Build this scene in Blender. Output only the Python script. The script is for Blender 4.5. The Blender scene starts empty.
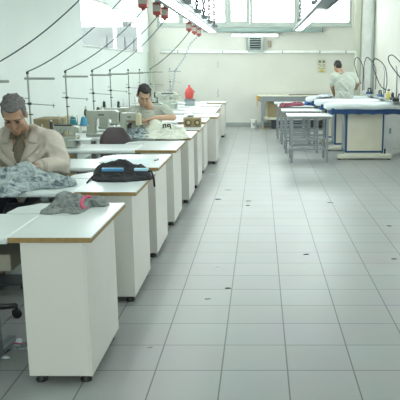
import bpy, bmesh, math, random
from mathutils import Vector, Matrix, noise, Euler

random.seed(7)
SC = bpy.context.scene
COL = SC.collection
R = math.radians

# ------------------------------------------------------------------ camera
H = 1.62                       # eye height
F = 700.0                      # focal length in pixels of the 400 px frame
TH = math.atan(149.0 / 700.0)  # downward pitch
CX, CY = 260.0, 215.0          # principal point (the photo is an off-centre crop)
cd = bpy.data.cameras.new('camera')
cam = bpy.data.objects.new('camera', cd)
COL.objects.link(cam)
cam.location = (0, 0, H)
cam.rotation_euler = (R(90) - TH, 0, 0)
cd.sensor_fit = 'HORIZONTAL'
cd.sensor_width = 36.0
cd.lens = F / 400.0 * 36.0
cd.shift_x = (200 - CX) / 400.0
cd.shift_y = (CY - 200) / 400.0
cd.clip_start = 0.05
cd.clip_end = 200
SC.camera = cam

# ------------------------------------------------------------------ world, exposure
W = bpy.data.worlds.new('sky')
SC.world = W
W.use_nodes = True
bg = W.node_tree.nodes['Background']
bg.inputs[0].default_value = (0.94, 0.98, 1.0, 1)
bg.inputs[1].default_value = 12.0
SC.view_settings.view_transform = 'Standard'
SC.view_settings.look = 'None'
SC.view_settings.gamma = 1.0
SC.view_settings.use_curve_mapping = False
SC.view_settings.exposure = 0.17
LAMP_RAIL = 9.0
LAMP_WALL = 5.0


def portal(name, loc, rot, sx, sy):
    l = bpy.data.lights.new(name, 'AREA')
    l.shape = 'RECTANGLE'
    l.size, l.size_y = sx, sy
    l.cycles.is_portal = True
    o = bpy.data.objects.new(name, l)
    COL.objects.link(o)
    o.location, o.rotation_euler = loc, rot


XL, XR, YB, YF, ZC = -2.98, 3.06, 19.3, -4.0, 3.9
portal('daylight_back', (0, YB + .16, 3.25), (R(-90), 0, 0), 6.0, 1.2)
portal('daylight_side', (XL - .16, 14.9, 2.37), (0, R(-90), 0), .95, 5.6)
portal('fill_daylight_near', (0, YF - .16, 1.95), (R(90), 0, 0), 4.1, 1.6)


# ------------------------------------------------------------------ pixel helpers (only used to measure positions)
CT, ST = math.cos(TH), math.sin(TH)


def XZ(px, py, Y):
    """world X, Z of the photo pixel on the vertical plane at distance Y"""
    k = (py - CY) / F
    h = Y * (k * CT + ST) / (CT - k * ST)
    zc = Y * CT + h * ST
    return ((px - CX) * zc / F, H - h)


def XY(px, py, z):
    """world X, Y of the photo pixel on the horizontal plane z"""
    k = (py - CY) / F
    h = H - z
    Y = h * (CT - k * ST) / (k * CT + ST)
    zc = Y * CT + h * ST
    return ((px - CX) * zc / F, Y)


# ------------------------------------------------------------------ materials
MATS = {}


def mat(name, col, rough=.5, metal=0.0, var=.06, scale=6.0, bump=0.0, bscale=80.0, spec=.5, emit=None):
    if name in MATS:
        return MATS[name]
    m = bpy.data.materials.new(name)
    m.use_nodes = True
    nt = m.node_tree
    b = nt.nodes['Principled BSDF']
    b.inputs['Roughness'].default_value = rough
    b.inputs['Metallic'].default_value = metal
    b.inputs['Specular IOR Level'].default_value = spec
    tc = nt.nodes.new('ShaderNodeTexCoord')
    if var > 0:
        n = nt.nodes.new('ShaderNodeTexNoise')
        n.inputs['Scale'].default_value = scale
        n.inputs['Detail'].default_value = 4
        nt.links.new(tc.outputs['Object'], n.inputs['Vector'])
        r = nt.nodes.new('ShaderNodeValToRGB')
        r.color_ramp.elements[0].position = .3
        r.color_ramp.elements[1].position = .7
        r.color_ramp.elements[0].color = tuple(c * (1 - var) for c in col) + (1,)
        r.color_ramp.elements[1].color = tuple(min(1, c * (1 + var)) for c in col) + (1,)
        nt.links.new(n.outputs['Fac'], r.inputs['Fac'])
        nt.links.new(r.outputs['Color'], b.inputs['Base Color'])
    else:
        b.inputs['Base Color'].default_value = tuple(col) + (1,)
    if bump > 0:
        n2 = nt.nodes.new('ShaderNodeTexNoise')
        n2.inputs['Scale'].default_value = bscale
        n2.inputs['Detail'].default_value = 3
        nt.links.new(tc.outputs['Object'], n2.inputs['Vector'])
        bp = nt.nodes.new('ShaderNodeBump')
        bp.inputs['Strength'].default_value = bump
        bp.inputs['Distance'].default_value = .01
        nt.links.new(n2.outputs['Fac'], bp.inputs['Height'])
        nt.links.new(bp.outputs['Normal'], b.inputs['Normal'])
    if emit:
        b.inputs['Emission Color'].default_value = (.93, 1, .97, 1)
        b.inputs['Emission Strength'].default_value = emit
    MATS[name] = m
    return m


def mat_pattern(name, c0, c1, c2, scale=30.0, rough=.9):
    """printed or crumpled cloth: two-scale blotches of three tones"""
    m = mat(name, c0, rough, var=0, bump=.35, bscale=120)
    nt = m.node_tree
    b = nt.nodes['Principled BSDF']
    tc = nt.nodes.new('ShaderNodeTexCoord')
    n = nt.nodes.new('ShaderNodeTexNoise')
    n.inputs['Scale'].default_value = scale
    n.inputs['Detail'].default_value = 5
    n.inputs['Distortion'].default_value = 1.2
    nt.links.new(tc.outputs['Object'], n.inputs['Vector'])
    r = nt.nodes.new('ShaderNodeValToRGB')
    e = r.color_ramp.elements
    e[0].position, e[0].color = .36, tuple(c1) + (1,)
    e[1].position, e[1].color = .47, tuple(c0) + (1,)
    x = e.new(.62)
    x.color = tuple(c2) + (1,)
    nt.links.new(n.outputs['Fac'], r.inputs['Fac'])
    nt.links.new(r.outputs['Color'], b.inputs['Base Color'])
    return m


def mat_check(name, c0, c1, scale):
    m = mat(name, c0, .9, var=0)
    nt = m.node_tree
    b = nt.nodes['Principled BSDF']
    tc = nt.nodes.new('ShaderNodeTexCoord')
    w = nt.nodes.new('ShaderNodeTexChecker')
    w.inputs['Scale'].default_value = scale
    w.inputs['Color1'].default_value = tuple(c0) + (1,)
    w.inputs['Color2'].default_value = tuple(c1) + (1,)
    nt.links.new(tc.outputs['Object'], w.inputs['Vector'])
    nt.links.new(w.outputs['Color'], b.inputs['Base Color'])
    return m


def mat_floor():
    m = bpy.data.materials.new('floor_tiles')
    m.use_nodes = True
    nt = m.node_tree
    L = nt.links.new
    b = nt.nodes['Principled BSDF']
    tc = nt.nodes.new('ShaderNodeTexCoord')
    mp = nt.nodes.new('ShaderNodeMapping')
    mp.inputs['Location'].default_value = (-.150 + .359 * 40, -3.55 + .3527 * 40, 0)
    L(tc.outputs['Object'], mp.inputs['Vector'])
    br = nt.nodes.new('ShaderNodeTexBrick')
    br.offset = 0.0
    br.squash = 1.0
    br.inputs['Scale'].default_value = 1.0
    br.inputs['Brick Width'].default_value = .359
    br.inputs['Row Height'].default_value = .3527
    br.inputs['Mortar Size'].default_value = .0042
    br.inputs['Mortar Smooth'].default_value = .2
    br.inputs['Bias'].default_value = 0.0
    br.inputs['Color1'].default_value = FLOOR_A + (1,)
    br.inputs['Color2'].default_value = FLOOR_B + (1,)
    br.inputs['Mortar'].default_value = GROUT + (1,)
    L(mp.outputs['Vector'], br.inputs['Vector'])
    n = nt.nodes.new('ShaderNodeTexNoise')
    n.inputs['Scale'].default_value = 2.5
    n.inputs['Detail'].default_value = 6
    L(tc.outputs['Object'], n.inputs['Vector'])
    mx = nt.nodes.new('ShaderNodeMix')
    mx.data_type = 'RGBA'
    mx.blend_type = 'MULTIPLY'
    mx.inputs[0].default_value = .18
    L(br.outputs['Color'], mx.inputs[6])
    L(n.outputs['Color'], mx.inputs[7])
    L(mx.outputs[2], b.inputs['Base Color'])
    mr = nt.nodes.new('ShaderNodeMapRange')
    mr.inputs['To Min'].default_value = .30
    mr.inputs['To Max'].default_value = .42
    L(n.outputs['Fac'], mr.inputs['Value'])
    L(mr.outputs['Result'], b.inputs['Roughness'])
    bp = nt.nodes.new('ShaderNodeBump')
    bp.inputs['Strength'].default_value = .3
    bp.inputs['Distance'].default_value = .002
    bp.invert = True
    L(br.outputs['Fac'], bp.inputs['Height'])
    L(bp.outputs['Normal'], b.inputs['Normal'])
    return m


def mat_glass():
    m = bpy.data.materials.new('window_glass')
    m.use_nodes = True
    nt = m.node_tree
    for n in list(nt.nodes):
        nt.nodes.remove(n)
    o = nt.nodes.new('ShaderNodeOutputMaterial')
    t = nt.nodes.new('ShaderNodeBsdfTransparent')
    t.inputs[0].default_value = (.95, .98, .97, 1)
    g = nt.nodes.new('ShaderNodeBsdfGlossy')
    g.inputs['Roughness'].default_value = .02
    x = nt.nodes.new('ShaderNodeMixShader')
    x.inputs[0].default_value = .06
    nt.links.new(t.outputs[0], x.inputs[1])
    nt.links.new(g.outputs[0], x.inputs[2])
    nt.links.new(x.outputs[0], o.inputs[0])
    return m


FLOOR_A = (.36, .375, .365)
FLOOR_B = (.38, .40, .39)
GROUT = (.12, .13, .125)
M = {}
M['floor'] = mat_floor()
M['glass'] = mat_glass()
M['wall'] = mat('wall_paint', (.69, .685, .62), .7, var=.04, scale=1.2, bump=.05, bscale=40)
M['wall_left'] = mat('cool_wall_paint', (.74, .80, .755), .65, var=.025, scale=1.0, bump=.04, bscale=40)
M['ceiling'] = mat('ceiling_paint', (.8, .83, .8), .8, var=.03)
M['frame'] = mat('window_frame_paint', (.46, .50, .46), .5, var=.04)
M['skirting'] = mat('grey_skirting', (.34, .37, .36), .6)
M['white'] = mat('white_laminate', (.70, .685, .63), .38, var=.02, scale=3)
M['top'] = mat('white_table_laminate', (.66, .73, .71), .28, var=.02, scale=4)
M['ochre'] = mat('ochre_edge_band', (.30, .20, .065), .5, var=.15, scale=30)
M['foot'] = mat('black_plastic', (.012, .013, .014), .4)
M['steel'] = mat('grey_painted_steel', (.27, .30, .305), .4, .2)
M['chain'] = mat('dark_grey_chain', (.09, .105, .11), .5)
M['chain_red'] = mat('dull_red_chain', (.13, .06, .06), .5)
M['drawer'] = mat('dull_beige_metal', (.25, .24, .19), .5)
M['pole'] = mat('aged_metal_pole', (.30, .33, .29), .5, .1)
M['machine'] = mat('machine_enamel', (.40, .435, .36), .35, var=.05, scale=12)
M['machine_grey'] = mat('grey_machine_enamel', (.36, .395, .35), .35, var=.06, scale=12)
M['ivory'] = mat('ivory_face_plate', (.56, .53, .34), .4)
M['chrome'] = mat('chrome', (.6, .62, .62), .2, .9)
M['black'] = mat('black_cloth', (.016, .017, .019), .85, bump=.5, bscale=60)
M['dark'] = mat('dark_metal', (.035, .04, .045), .45)
M['navy'] = mat('navy_trousers', (.02, .026, .04), .9)
M['chair'] = mat('mauve_brown_upholstery', (.12, .10, .105), .9, var=.1, bump=.3, bscale=200)
M['skin'] = mat('skin', (.50, .33, .22), .55, var=.06, scale=18)
M['skin_b'] = mat('tanned_skin', (.36, .215, .135), .55, var=.06, scale=18)
M['hair_grey'] = mat('grey_hair', (.13, .125, .12), .8, var=.35, scale=60, bump=.8, bscale=120)
M['hair_dark'] = mat('dark_hair', (.018, .016, .016), .7, var=.3, scale=60, bump=.8, bscale=120)
M['brow'] = mat('eyebrow_hair', (.05, .042, .038), .8)
M['eye'] = mat('eye_line', (.03, .022, .02), .4)
M['lip'] = mat('lip', (.34, .16, .125), .5)
M['coat'] = mat('beige_work_coat', (.47, .43, .36), .85, var=.05, scale=5, bump=.25, bscale=14)
M['coat_b'] = mat('beige_coat_trim', (.38, .345, .285), .85)
M['shirt'] = mat_check('dark_checked_shirt', (.10, .085, .055), (.17, .15, .105), 90)
M['tee'] = mat('pale_green_grey_cotton', (.42, .455, .39), .9, var=.04, scale=6, bump=.25, bscale=16)
M['tee_b'] = mat('pale_grey_cotton', (.46, .49, .425), .9, var=.04, scale=6, bump=.25, bscale=16)
M['cloth_grey'] = mat_pattern('grey_jersey', (.20, .225, .215), (.13, .15, .145), (.25, .275, .265), 24)
M['cloth_blue'] = mat_pattern('blue_grey_print_cloth', (.27, .33, .33), (.09, .12, .14), (.40, .47, .46), 14)
M['cloth_white'] = mat_pattern('cream_white_cloth', (.64, .67, .56), (.52, .56, .47), (.70, .73, .64), 9)
M['cloth_pink'] = mat_pattern('maroon_pink_cloth', (.17, .022, .05), (.07, .008, .02), (.30, .08, .12), 14)
M['pink'] = mat('pink_rib_trim', (.56, .10, .18), .8)
M['ink'] = mat('black_print', (.02, .022, .03), .7)
M['blue_folder'] = mat('sky_blue_plastic', (.05, .27, .50), .35)
M['pale_blue'] = mat('pale_blue_plastic', (.35, .66, .80), .35)
M['paper'] = mat('paper_sheet', (.66, .77, .79), .7, var=.03)
M['card'] = mat('corrugated_cardboard', (.31, .25, .14), .85, var=.07)
M['card_pale'] = mat('pale_cardboard', (.52, .45, .27), .85, var=.06)
M['card_dark'] = mat('brown_print', (.13, .10, .05), .85)
M['red'] = mat('red_plastic', (.50, .06, .05), .4, var=.08)
M['red_box'] = mat('red_brown_enamel', (.27, .045, .035), .45, var=.08)
M['label'] = mat('pale_label', (.33, .33, .28), .6)
M['cable'] = mat('grey_teal_cable', (.035, .075, .085), .5)
M['cable_blue'] = mat('blue_coil_hose', (.10, .18, .28), .5)
M['duct'] = mat('sea_green_grey_duct', (.30, .39, .36), .5)
M['vent'] = mat('pale_grey_vent', (.38, .44, .42), .5)
M['pipe'] = mat('white_pipe', (.90, .92, .88), .5)
M['lamp'] = mat('lit_lamp_tube', (.9, .95, .93), .5, var=0, emit=LAMP_RAIL)
M['lamp_wall'] = mat('lit_wall_lamp', (.9, .95, .93), .5, var=0, emit=LAMP_WALL)
M['lamp_body'] = mat('grey_lamp_housing', (.17, .22, .235), .4)
M['blue'] = mat('blue_frame_paint', (.03, .11, .24), .5, var=.08)
M['blue_skirt'] = mat('navy_blue_fabric', (.03, .075, .19), .9, var=.15, scale=20)
M['iron_panel'] = mat('cream_panel', (.80, .77, .63), .55, var=.03)
M['iron_base'] = mat('cream_base', (.74, .74, .62), .5)
M['board'] = mat('white_board_cover', (.62, .68, .68), .85, var=.04, bump=.2, bscale=20)
M['blueprint'] = mat('bright_blue_fabric', (.05, .13, .36), .85, var=.2, scale=20)
M['teal'] = mat('teal_thread', (.02, .20, .23), .8)
M['cyan'] = mat('cyan_thread', (.06, .30, .45), .8)
M['white_thread'] = mat('white_thread', (.7, .72, .68), .8)
M['yellow'] = mat('yellow_plastic', (.60, .52, .12), .5)
M['bucket'] = mat('white_bucket_plastic', (.9, .92, .87), .5)
M['orange'] = mat('yellow_orange_paint', (.62, .36, .07), .6)
M['sign'] = mat('beige_sign', (.66, .64, .50), .6)
M['sign_dark'] = mat('grey_sign_print', (.20, .22, .18), .6)
M['sign_brown'] = mat('brown_sign_print', (.40, .34, .20), .6)
M['facade'] = mat('outdoor_facade', (.040, .045, .043), .9, var=.12, scale=.8)
M['facade_dark'] = mat('outdoor_facade_window', (.027, .031, .030), .6)
M['pilaster'] = mat('pale_pilaster', (.66, .68, .57), .7, var=.05, scale=2)


# ------------------------------------------------------------------ mesh builder
class MB:
    def __init__(self):
        self.v, self.f, self.s = [], [], []

    def add(self, vs, fs, smooth=False):
        o = len(self.v)
        self.v += [Vector(p) for p in vs]
        for f in fs:
            self.f.append(tuple(i + o for i in f))
            self.s.append(smooth)
        return self

    def box(self, x0, x1, y0, y1, z0, z1, bev=0.0, rot=None, about=None):
        bm = bmesh.new()
        bmesh.ops.create_cube(bm, size=1)
        for v in bm.verts:
            v.co = Vector(((v.co.x + .5) * (x1 - x0) + x0, (v.co.y + .5) * (y1 - y0) + y0, (v.co.z + .5) * (z1 - z0) + z0))
        if bev > 0:
            bmesh.ops.bevel(bm, geom=list(bm.edges), offset=min(bev, .45 * min(x1 - x0, y1 - y0, z1 - z0)), segments=2, profile=.5, affect='EDGES')
        if rot:
            c = Vector(about) if about else Vector(((x0 + x1) / 2, (y0 + y1) / 2, (z0 + z1) / 2))
            m = Euler(rot).to_matrix()
            for v in bm.verts:
                v.co = m @ (v.co - c) + c
        bm.verts.index_update()
        self.add([v.co.copy() for v in bm.verts], [[v.index for v in f.verts] for f in bm.faces])
        bm.free()
        return self

    def prism(self, pts, z0, z1):
        n = len(pts)
        a = sum(pts[i][0] * pts[(i + 1) % n][1] - pts[(i + 1) % n][0] * pts[i][1] for i in range(n))
        if a < 0:
            pts = pts[::-1]
        vs = [(x, y, z0) for x, y in pts] + [(x, y, z1) for x, y in pts]
        fs = [tuple(range(n - 1, -1, -1)), tuple(range(n, 2 * n))]
        fs += [(i, (i + 1) % n, n + (i + 1) % n, n + i) for i in range(n)]
        return self.add(vs, fs)

    def extrude_x(self, pts, x0, x1):
        """profile in (y, z) extruded along x"""
        n = len(pts)
        a = sum(pts[i][0] * pts[(i + 1) % n][1] - pts[(i + 1) % n][0] * pts[i][1] for i in range(n))
        if a < 0:
            pts = pts[::-1]
        vs = [(x0, y, z) for y, z in pts] + [(x1, y, z) for y, z in pts]
        fs = [tuple(range(n - 1, -1, -1)), tuple(range(n, 2 * n))]
        fs += [(i, (i + 1) % n, n + (i + 1) % n, n + i) for i in range(n)]
        return self.add(vs, fs)

    def extrude_y(self, pts, y0, y1):
        """profile in (x, z) extruded along y"""
        n = len(pts)
        a = sum(pts[i][0] * pts[(i + 1) % n][1] - pts[(i + 1) % n][0] * pts[i][1] for i in range(n))
        if a > 0:
            pts = pts[::-1]
        vs = [(x, y0, z) for x, z in pts] + [(x, y1, z) for x, z in pts]
        fs = [tuple(range(n - 1, -1, -1)), tuple(range(n, 2 * n))]
        fs += [(i, (i + 1) % n, n + (i + 1) % n, n + i) for i in range(n)]
        return self.add(vs, fs)

    def tube(self, path, r, n=8, r1=None, closed=False):
        path = [Vector(p) for p in path]
        k = len(path)
        vs, fs = [], []
        up = None
        for i, p in enumerate(path):
            if closed:
                t = path[(i + 1) % k] - path[i - 1]
            else:
                t = path[min(i + 1, k - 1)] - path[max(i - 1, 0)]
            t.normalize()
            if up is None:
                up = Vector((0, 0, 1)) if abs(t.z) < .9 else Vector((1, 0, 0))
            a = t.cross(up)
            if a.length < 1e-6:
                a = t.orthogonal()
            a.normalize()
            b = a.cross(t).normalized()
            up = b
            rr = r if r1 is None else r + (r1 - r) * i / max(1, k - 1)
            for j in range(n):
                an = 2 * math.pi * j / n
                vs.append(p + a * (rr * math.cos(an)) + b * (rr * math.sin(an)))
        rng = k if closed else k - 1
        for i in range(rng):
            i2 = (i + 1) % k
            for j in range(n):
                fs.append((i * n + j, i * n + (j + 1) % n, i2 * n + (j + 1) % n, i2 * n + j))
        if not closed:
            fs.append(tuple(range(n - 1, -1, -1)))
            fs.append(tuple(range((k - 1) * n, k * n)))
        return self.add(vs, fs, True)

    def lathe(self, prof, n=20, origin=(0, 0, 0), axis='z'):
        o = Vector(origin)
        vs, fs = [], []
        for (r, h) in prof:
            for j in range(n):
                a = 2 * math.pi * j / n
                p = Vector((r * math.cos(a), r * math.sin(a), h))
                if axis == 'x':
                    p = Vector((p.z, p.x, p.y))
                elif axis == 'y':
                    p = Vector((p.x, -p.z, p.y))
                vs.append(p + o)
        k = len(prof)
        for i in range(k - 1):
            for j in range(n):
                fs.append((i * n + j, i * n + (j + 1) % n, (i + 1) * n + (j + 1) % n, (i + 1) * n + j))
        fs.append(tuple(range(n - 1, -1, -1)))
        fs.append(tuple(range((k - 1) * n, k * n)))
        return self.add(vs, fs, True)

    def ell(self, c, r, rot=None, n=16, m=10):
        c = Vector(c)
        mt = rot if rot is not None else Matrix.Identity(3)
        vs = [c + mt @ Vector((0, 0, -r[2]))]
        for i in range(1, m):
            t = math.pi * i / m - math.pi / 2
            for j in range(n):
                a = 2 * math.pi * j / n
                vs.append(c + mt @ Vector((r[0] * math.cos(t) * math.cos(a), r[1] * math.cos(t) * math.sin(a), r[2] * math.sin(t))))
        vs.append(c + mt @ Vector((0, 0, r[2])))
        fs = []
        for j in range(n):
            fs.append((0, 1 + (j + 1) % n, 1 + j))
            for i in range(m - 2):
                fs.append((1 + i * n + j, 1 + i * n + (j + 1) % n, 1 + (i + 1) * n + (j + 1) % n, 1 + (i + 1) * n + j))
            fs.append((1 + (m - 2) * n + j, 1 + (m - 2) * n + (j + 1) % n, len(vs) - 1))
        return self.add(vs, fs, True)

    def cap(self, a, b, ra, rb, n=14):
        """tapered capsule"""
        a, b = Vector(a), Vector(b)
        t = (b - a)
        L = t.length
        t = t.normalized() if L > 1e-6 else Vector((0, 0, 1))
        s = t.orthogonal().normalized()
        u = t.cross(s)
        rings = []
        for i in range(1, 5):
            an = math.pi / 2 * i / 4
            rings.append((a - t * (ra * math.cos(an)), ra * math.sin(an)))
        for i in range(0, 4):
            an = math.pi / 2 * i / 4
            rings.append((b + t * (rb * math.sin(an)), rb * math.cos(an)))
        vs = [a - t * ra]
        for c, r in rings:
            for j in range(n):
                an = 2 * math.pi * j / n
                vs.append(c + s * (r * math.cos(an)) + u * (r * math.sin(an)))
        vs.append(b + t * rb)
        k = len(rings)
        fs = []
        for j in range(n):
            fs.append((0, 1 + (j + 1) % n, 1 + j))
            for i in range(k - 1):
                fs.append((1 + i * n + j, 1 + i * n + (j + 1) % n, 1 + (i + 1) * n + (j + 1) % n, 1 + (i + 1) * n + j))
            fs.append((1 + (k - 1) * n + j, 1 + (k - 1) * n + (j + 1) % n, len(vs) - 1))
        return self.add(vs, fs, True)

    def mesh(self, name, m):
        me = bpy.data.meshes.new(name)
        me.from_pydata([tuple(v) for v in self.v], [], self.f)
        me.polygons.foreach_set('use_smooth', self.s)
        me.materials.append(m)
        me.update()
        return me

    def build(self, name, m, parent=None, loc=None, rz=0):
        o = bpy.data.objects.new(name, self.mesh(name, m))
        COL.objects.link(o)
        if parent is not None:
            o.parent = parent
        if loc is not None:
            o.location = loc
        if rz:
            o.rotation_euler.z = rz
        return o


def tag(o, label=None, cat=None, group=None, kind=None):
    for k, v in (('label', label), ('category', cat), ('group', group), ('kind', kind)):
        if v:
            o[k] = v
    return o


def thing(name, loc, label, cat, group=None, rz=0):
    o = bpy.data.objects.new(name, None)
    COL.objects.link(o)
    o.location = loc
    o.rotation_euler = (0, 0, rz)
    o.empty_display_size = .1
    return tag(o, label, cat, group)


def copy_tree(o, parent=None):
    c = o.copy()
    COL.objects.link(c)
    if parent is not None:
        c.parent = parent
    for ch in list(o.children):
        copy_tree(ch, c)
    return c


def struct(name, mb, m):
    return tag(mb.build(name, m), kind='structure')


def remesh(mb, voxel, smooth=6):
    """one continuous surface grown from overlapping shapes"""
    me = mb.mesh('tmp', M['skin'])
    o = bpy.data.objects.new('tmp', me)
    COL.objects.link(o)
    md = o.modifiers.new('r', 'REMESH')
    md.mode = 'VOXEL'
    md.voxel_size = voxel
    md.use_smooth_shade = True
    sm = o.modifiers.new('s', 'SMOOTH')
    sm.iterations = smooth
    sm.factor = .5
    dg = bpy.context.evaluated_depsgraph_get()
    ev = o.evaluated_get(dg)
    em = ev.to_mesh()
    out = MB()
    out.add([v.co.copy() for v in em.vertices], [tuple(p.vertices) for p in em.polygons], True)
    ev.to_mesh_clear()
    bpy.data.objects.remove(o)
    bpy.data.meshes.remove(me)
    return out


# ================================================================== SETTING
def wall_with_holes(axis, pos, thick, a0, a1, z0, z1, holes):
    """holes: (a0, a1, z0, z1); axis 'x' -> wall plane at x=pos spanning y; 'y' -> plane at y=pos spanning x"""
    As = sorted({a0, a1} | {h[0] for h in holes} | {h[1] for h in holes})
    Zs = sorted({z0, z1} | {h[2] for h in holes} | {h[3] for h in holes})
    mb = MB()
    for i in range(len(As) - 1):
        for j in range(len(Zs) - 1):
            ca, cz = (As[i] + As[i + 1]) / 2, (Zs[j] + Zs[j + 1]) / 2
            if any(h[0] < ca < h[1] and h[2] < cz < h[3] for h in holes):
                continue
            if axis == 'x':
                mb.box(min(pos, pos + thick), max(pos, pos + thick), As[i], As[i + 1], Zs[j], Zs[j + 1])
            else:
                mb.box(As[i], As[i + 1], min(pos, pos + thick), max(pos, pos + thick), Zs[j], Zs[j + 1])
    return mb


struct('floor', MB().box(XL - .3, XR + .3, YF - .3, YB + .3, -.1, 0), M['floor'])
struct('ceiling', MB().box(XL - .3, XR + .3, YF - .3, YB + .3, ZC, ZC + .1), M['ceiling'])

ZS = XZ(260, 25.5, YB)[1]       # back window sill height
def bx(px):
    return XZ(px, 20, YB)[0]
back_holes = [(bx(157), bx(352), ZS, 3.75)]
struct('wall_back', wall_with_holes('y', YB, .3, XL - .3, XR + .3, 0, ZC, back_holes), M['wall'])
ZL0, ZL1 = 1.93, 2.80
YL0, YL1 = 12.1, 18.2
struct('wall_left', wall_with_holes('x', XL, -.1, YF, YB, 0, ZC, [(YL0, YL1, ZL0, ZL1)]), M['wall_left'])
RIGHT_HOLES = [(4.5, 6.3, 1.6, 2.9), (8.0, 10.0, 1.6, 2.9), (12.3, 14.3, 1.6, 2.9)]  # unseen windows, placed and sized to brighten cabinet sides and back right corner
struct('wall_right', wall_with_holes('x', XR, .3, YF, YB, 0, ZC, RIGHT_HOLES), M['wall'])
struct('wall_front', wall_with_holes('y', YF, -.3, XL - .3, XR + .3, 0, ZC, [(-2.0, 2.0, 1.2, 2.7)]), M['wall'])  # opening added behind the viewer to let in fill light

# back windows: one continuous band of sashes
yb0 = YB + .05
panes = [(157, 180.4, 23.5), (180.5, 227.4, 23.5), (227.5, 249.7, 22), (249.8, 296.7, 23), (296.8, 352, 23)]
for i, (p0, p1, py) in enumerate(panes):
    x0, x1 = bx(p0), bx(p1)
    z0 = ZS + .02
    t = .075 if i != 2 else .10
    fr = MB()
    fr.box(x0, x0 + t, yb0, yb0 + .07, z0, 3.74, .006).box(x1 - t, x1, yb0, yb0 + .07, z0, 3.74, .006)
    fr.box(x0 + t, x1 - t, yb0, yb0 + .07, z0, z0 + t, .006).box(x0 + t, x1 - t, yb0, yb0 + .07, 3.74 - t, 3.74, .006)
    w = struct('window_%d' % (i + 1), fr, M['frame'])
    MB().box(x0 + t, x1 - t, yb0 + .03, yb0 + .036, z0 + t, 3.74 - t).build('pane', M['glass'], w)
fr = MB()
fr.box(bx(157), bx(352), YB - .03, YB + .12, ZS - .05, ZS + .02, .008)
struct('trim_1', fr, M['frame'])

# left window with a mullion
fr = MB()
xw = XL - .08
t = .035
fr.box(xw, xw + .07, YL0, YL0 + t, ZL0, ZL1, .006).box(xw, xw + .07, YL1 - t, YL1, ZL0, ZL1, .006)
fr.box(xw, xw + .07, YL0 + t, YL1 - t, ZL0, ZL0 + t, .006).box(xw, xw + .07, YL0 + t, YL1 - t, ZL1 - t, ZL1, .006)
ym = 15.1
fr.box(xw, xw + .07, ym - .035, ym + .035, ZL0 + t, ZL1 - t, .006)
w = struct('window_6', fr, M['frame'])
MB().box(xw + .03, xw + .036, YL0 + t, ym - .035, ZL0 + t, ZL1 - t).build('pane', M['glass'], w)
MB().box(xw + .03, xw + .036, ym + .035, YL1 - t, ZL0 + t, ZL1 - t).build('pane', M['glass'], w)
# unseen window behind the viewer, added and sized as fill light
fr = MB()
for x in (-2.0, -.7, .65, 1.94):
    fr.box(x, x + .06, YF - .12, YF - .05, 1.2, 2.7, .006)
fr.box(-2.0, 2.0, YF - .12, YF - .05, 1.2, 1.26, .006).box(-2.0, 2.0, YF - .12, YF - .05, 2.64, 2.7, .006)
w = struct('window_7', fr, M['frame'])
MB().box(-1.95, 1.95, YF - .09, YF - .084, 1.26, 2.64).build('pane', M['glass'], w)
for i, (a, b, c, d) in enumerate(RIGHT_HOLES):
    fr = MB()
    for y in (a, (a + b) / 2 - .03, b - .06):
        fr.box(XR + .05, XR + .12, y, y + .06, c, d, .006)
    fr.box(XR + .05, XR + .12, a, b, c, c + .06, .006).box(XR + .05, XR + .12, a, b, d - .06, d, .006)
    w = struct('window_%d' % (8 + i), fr, M['frame'])
    MB().box(XR + .08, XR + .086, a + .06, b - .06, c + .06, d - .06).build('pane', M['glass'], w)
    portal('daylight_right', (XR + .2, (a + b) / 2, (c + d) / 2), (0, R(90), 0), d - c, b - a)

# house seen through the left window
hs = thing('building', (-9.0, 27, 0), 'dull grey building seen outside through the left window', 'building')
MB().box(-14, 7.0, 0, 3, 0, XZ(120, 26.5, 27)[1], .05).build('facade', M['facade'], hs)
bx0, bx1 = XZ(121.5, 20, 27.5)[0] + 9, XZ(127, 20, 27.5)[0] + 9
MB().box(bx0, bx1, .6, 1.6, 2.5, XZ(120, 13, 27.8)[1], .03).build('chimney', M['facade'], hs)
for k in range(4):
    xx = XZ(103 + 9 * k, 35, 27)[0] + 9
    MB().box(xx - .15, xx + .12, -.05, .02, 1.9, 2.7).build('window', M['facade_dark'], hs)

# skirting, pilasters, pipes
zsk = XZ(240, 122.5, YB)[1]
struct('baseboard_back', MB().box(XL, XR, YB - .02, YB, 0, max(.09, zsk), .004), M['skirting'])
struct('baseboard_left', MB().box(XL, XL + .015, YF, YB, 0, .09), M['skirting'])
struct('baseboard_right', MB().box(XR - .015, XR, YF, YB, 0, .09), M['skirting'])
zt = XZ(150, 52.5, YB - .15)[1]
struct('trim_2', MB().box(XL, XZ(153, 60, YB - .15)[0], YB - .15, YB, 0, zt, .01), M['pilaster'])
struct('trim_3', MB().box(XZ(353.5, 60, YB - .05)[0], XZ(360, 60, YB - .05)[0], YB - .06, YB, 0, ZC, .01), M['pilaster'])
struct('trim_4', MB().box(XZ(361, 60, YB - .03)[0], XR, YB - .03, YB, 0, ZC, .005), M['pipe'])
struct('trim_5', MB().tube([(XR - .05, YB - .08, 0), (XR - .05, YB - .08, ZC)], .035, 12), M['frame'])

# ================================================================== WALL FITTINGS
def wz(py, Y=YB):
    return XZ(260, py, Y)[1]


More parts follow.
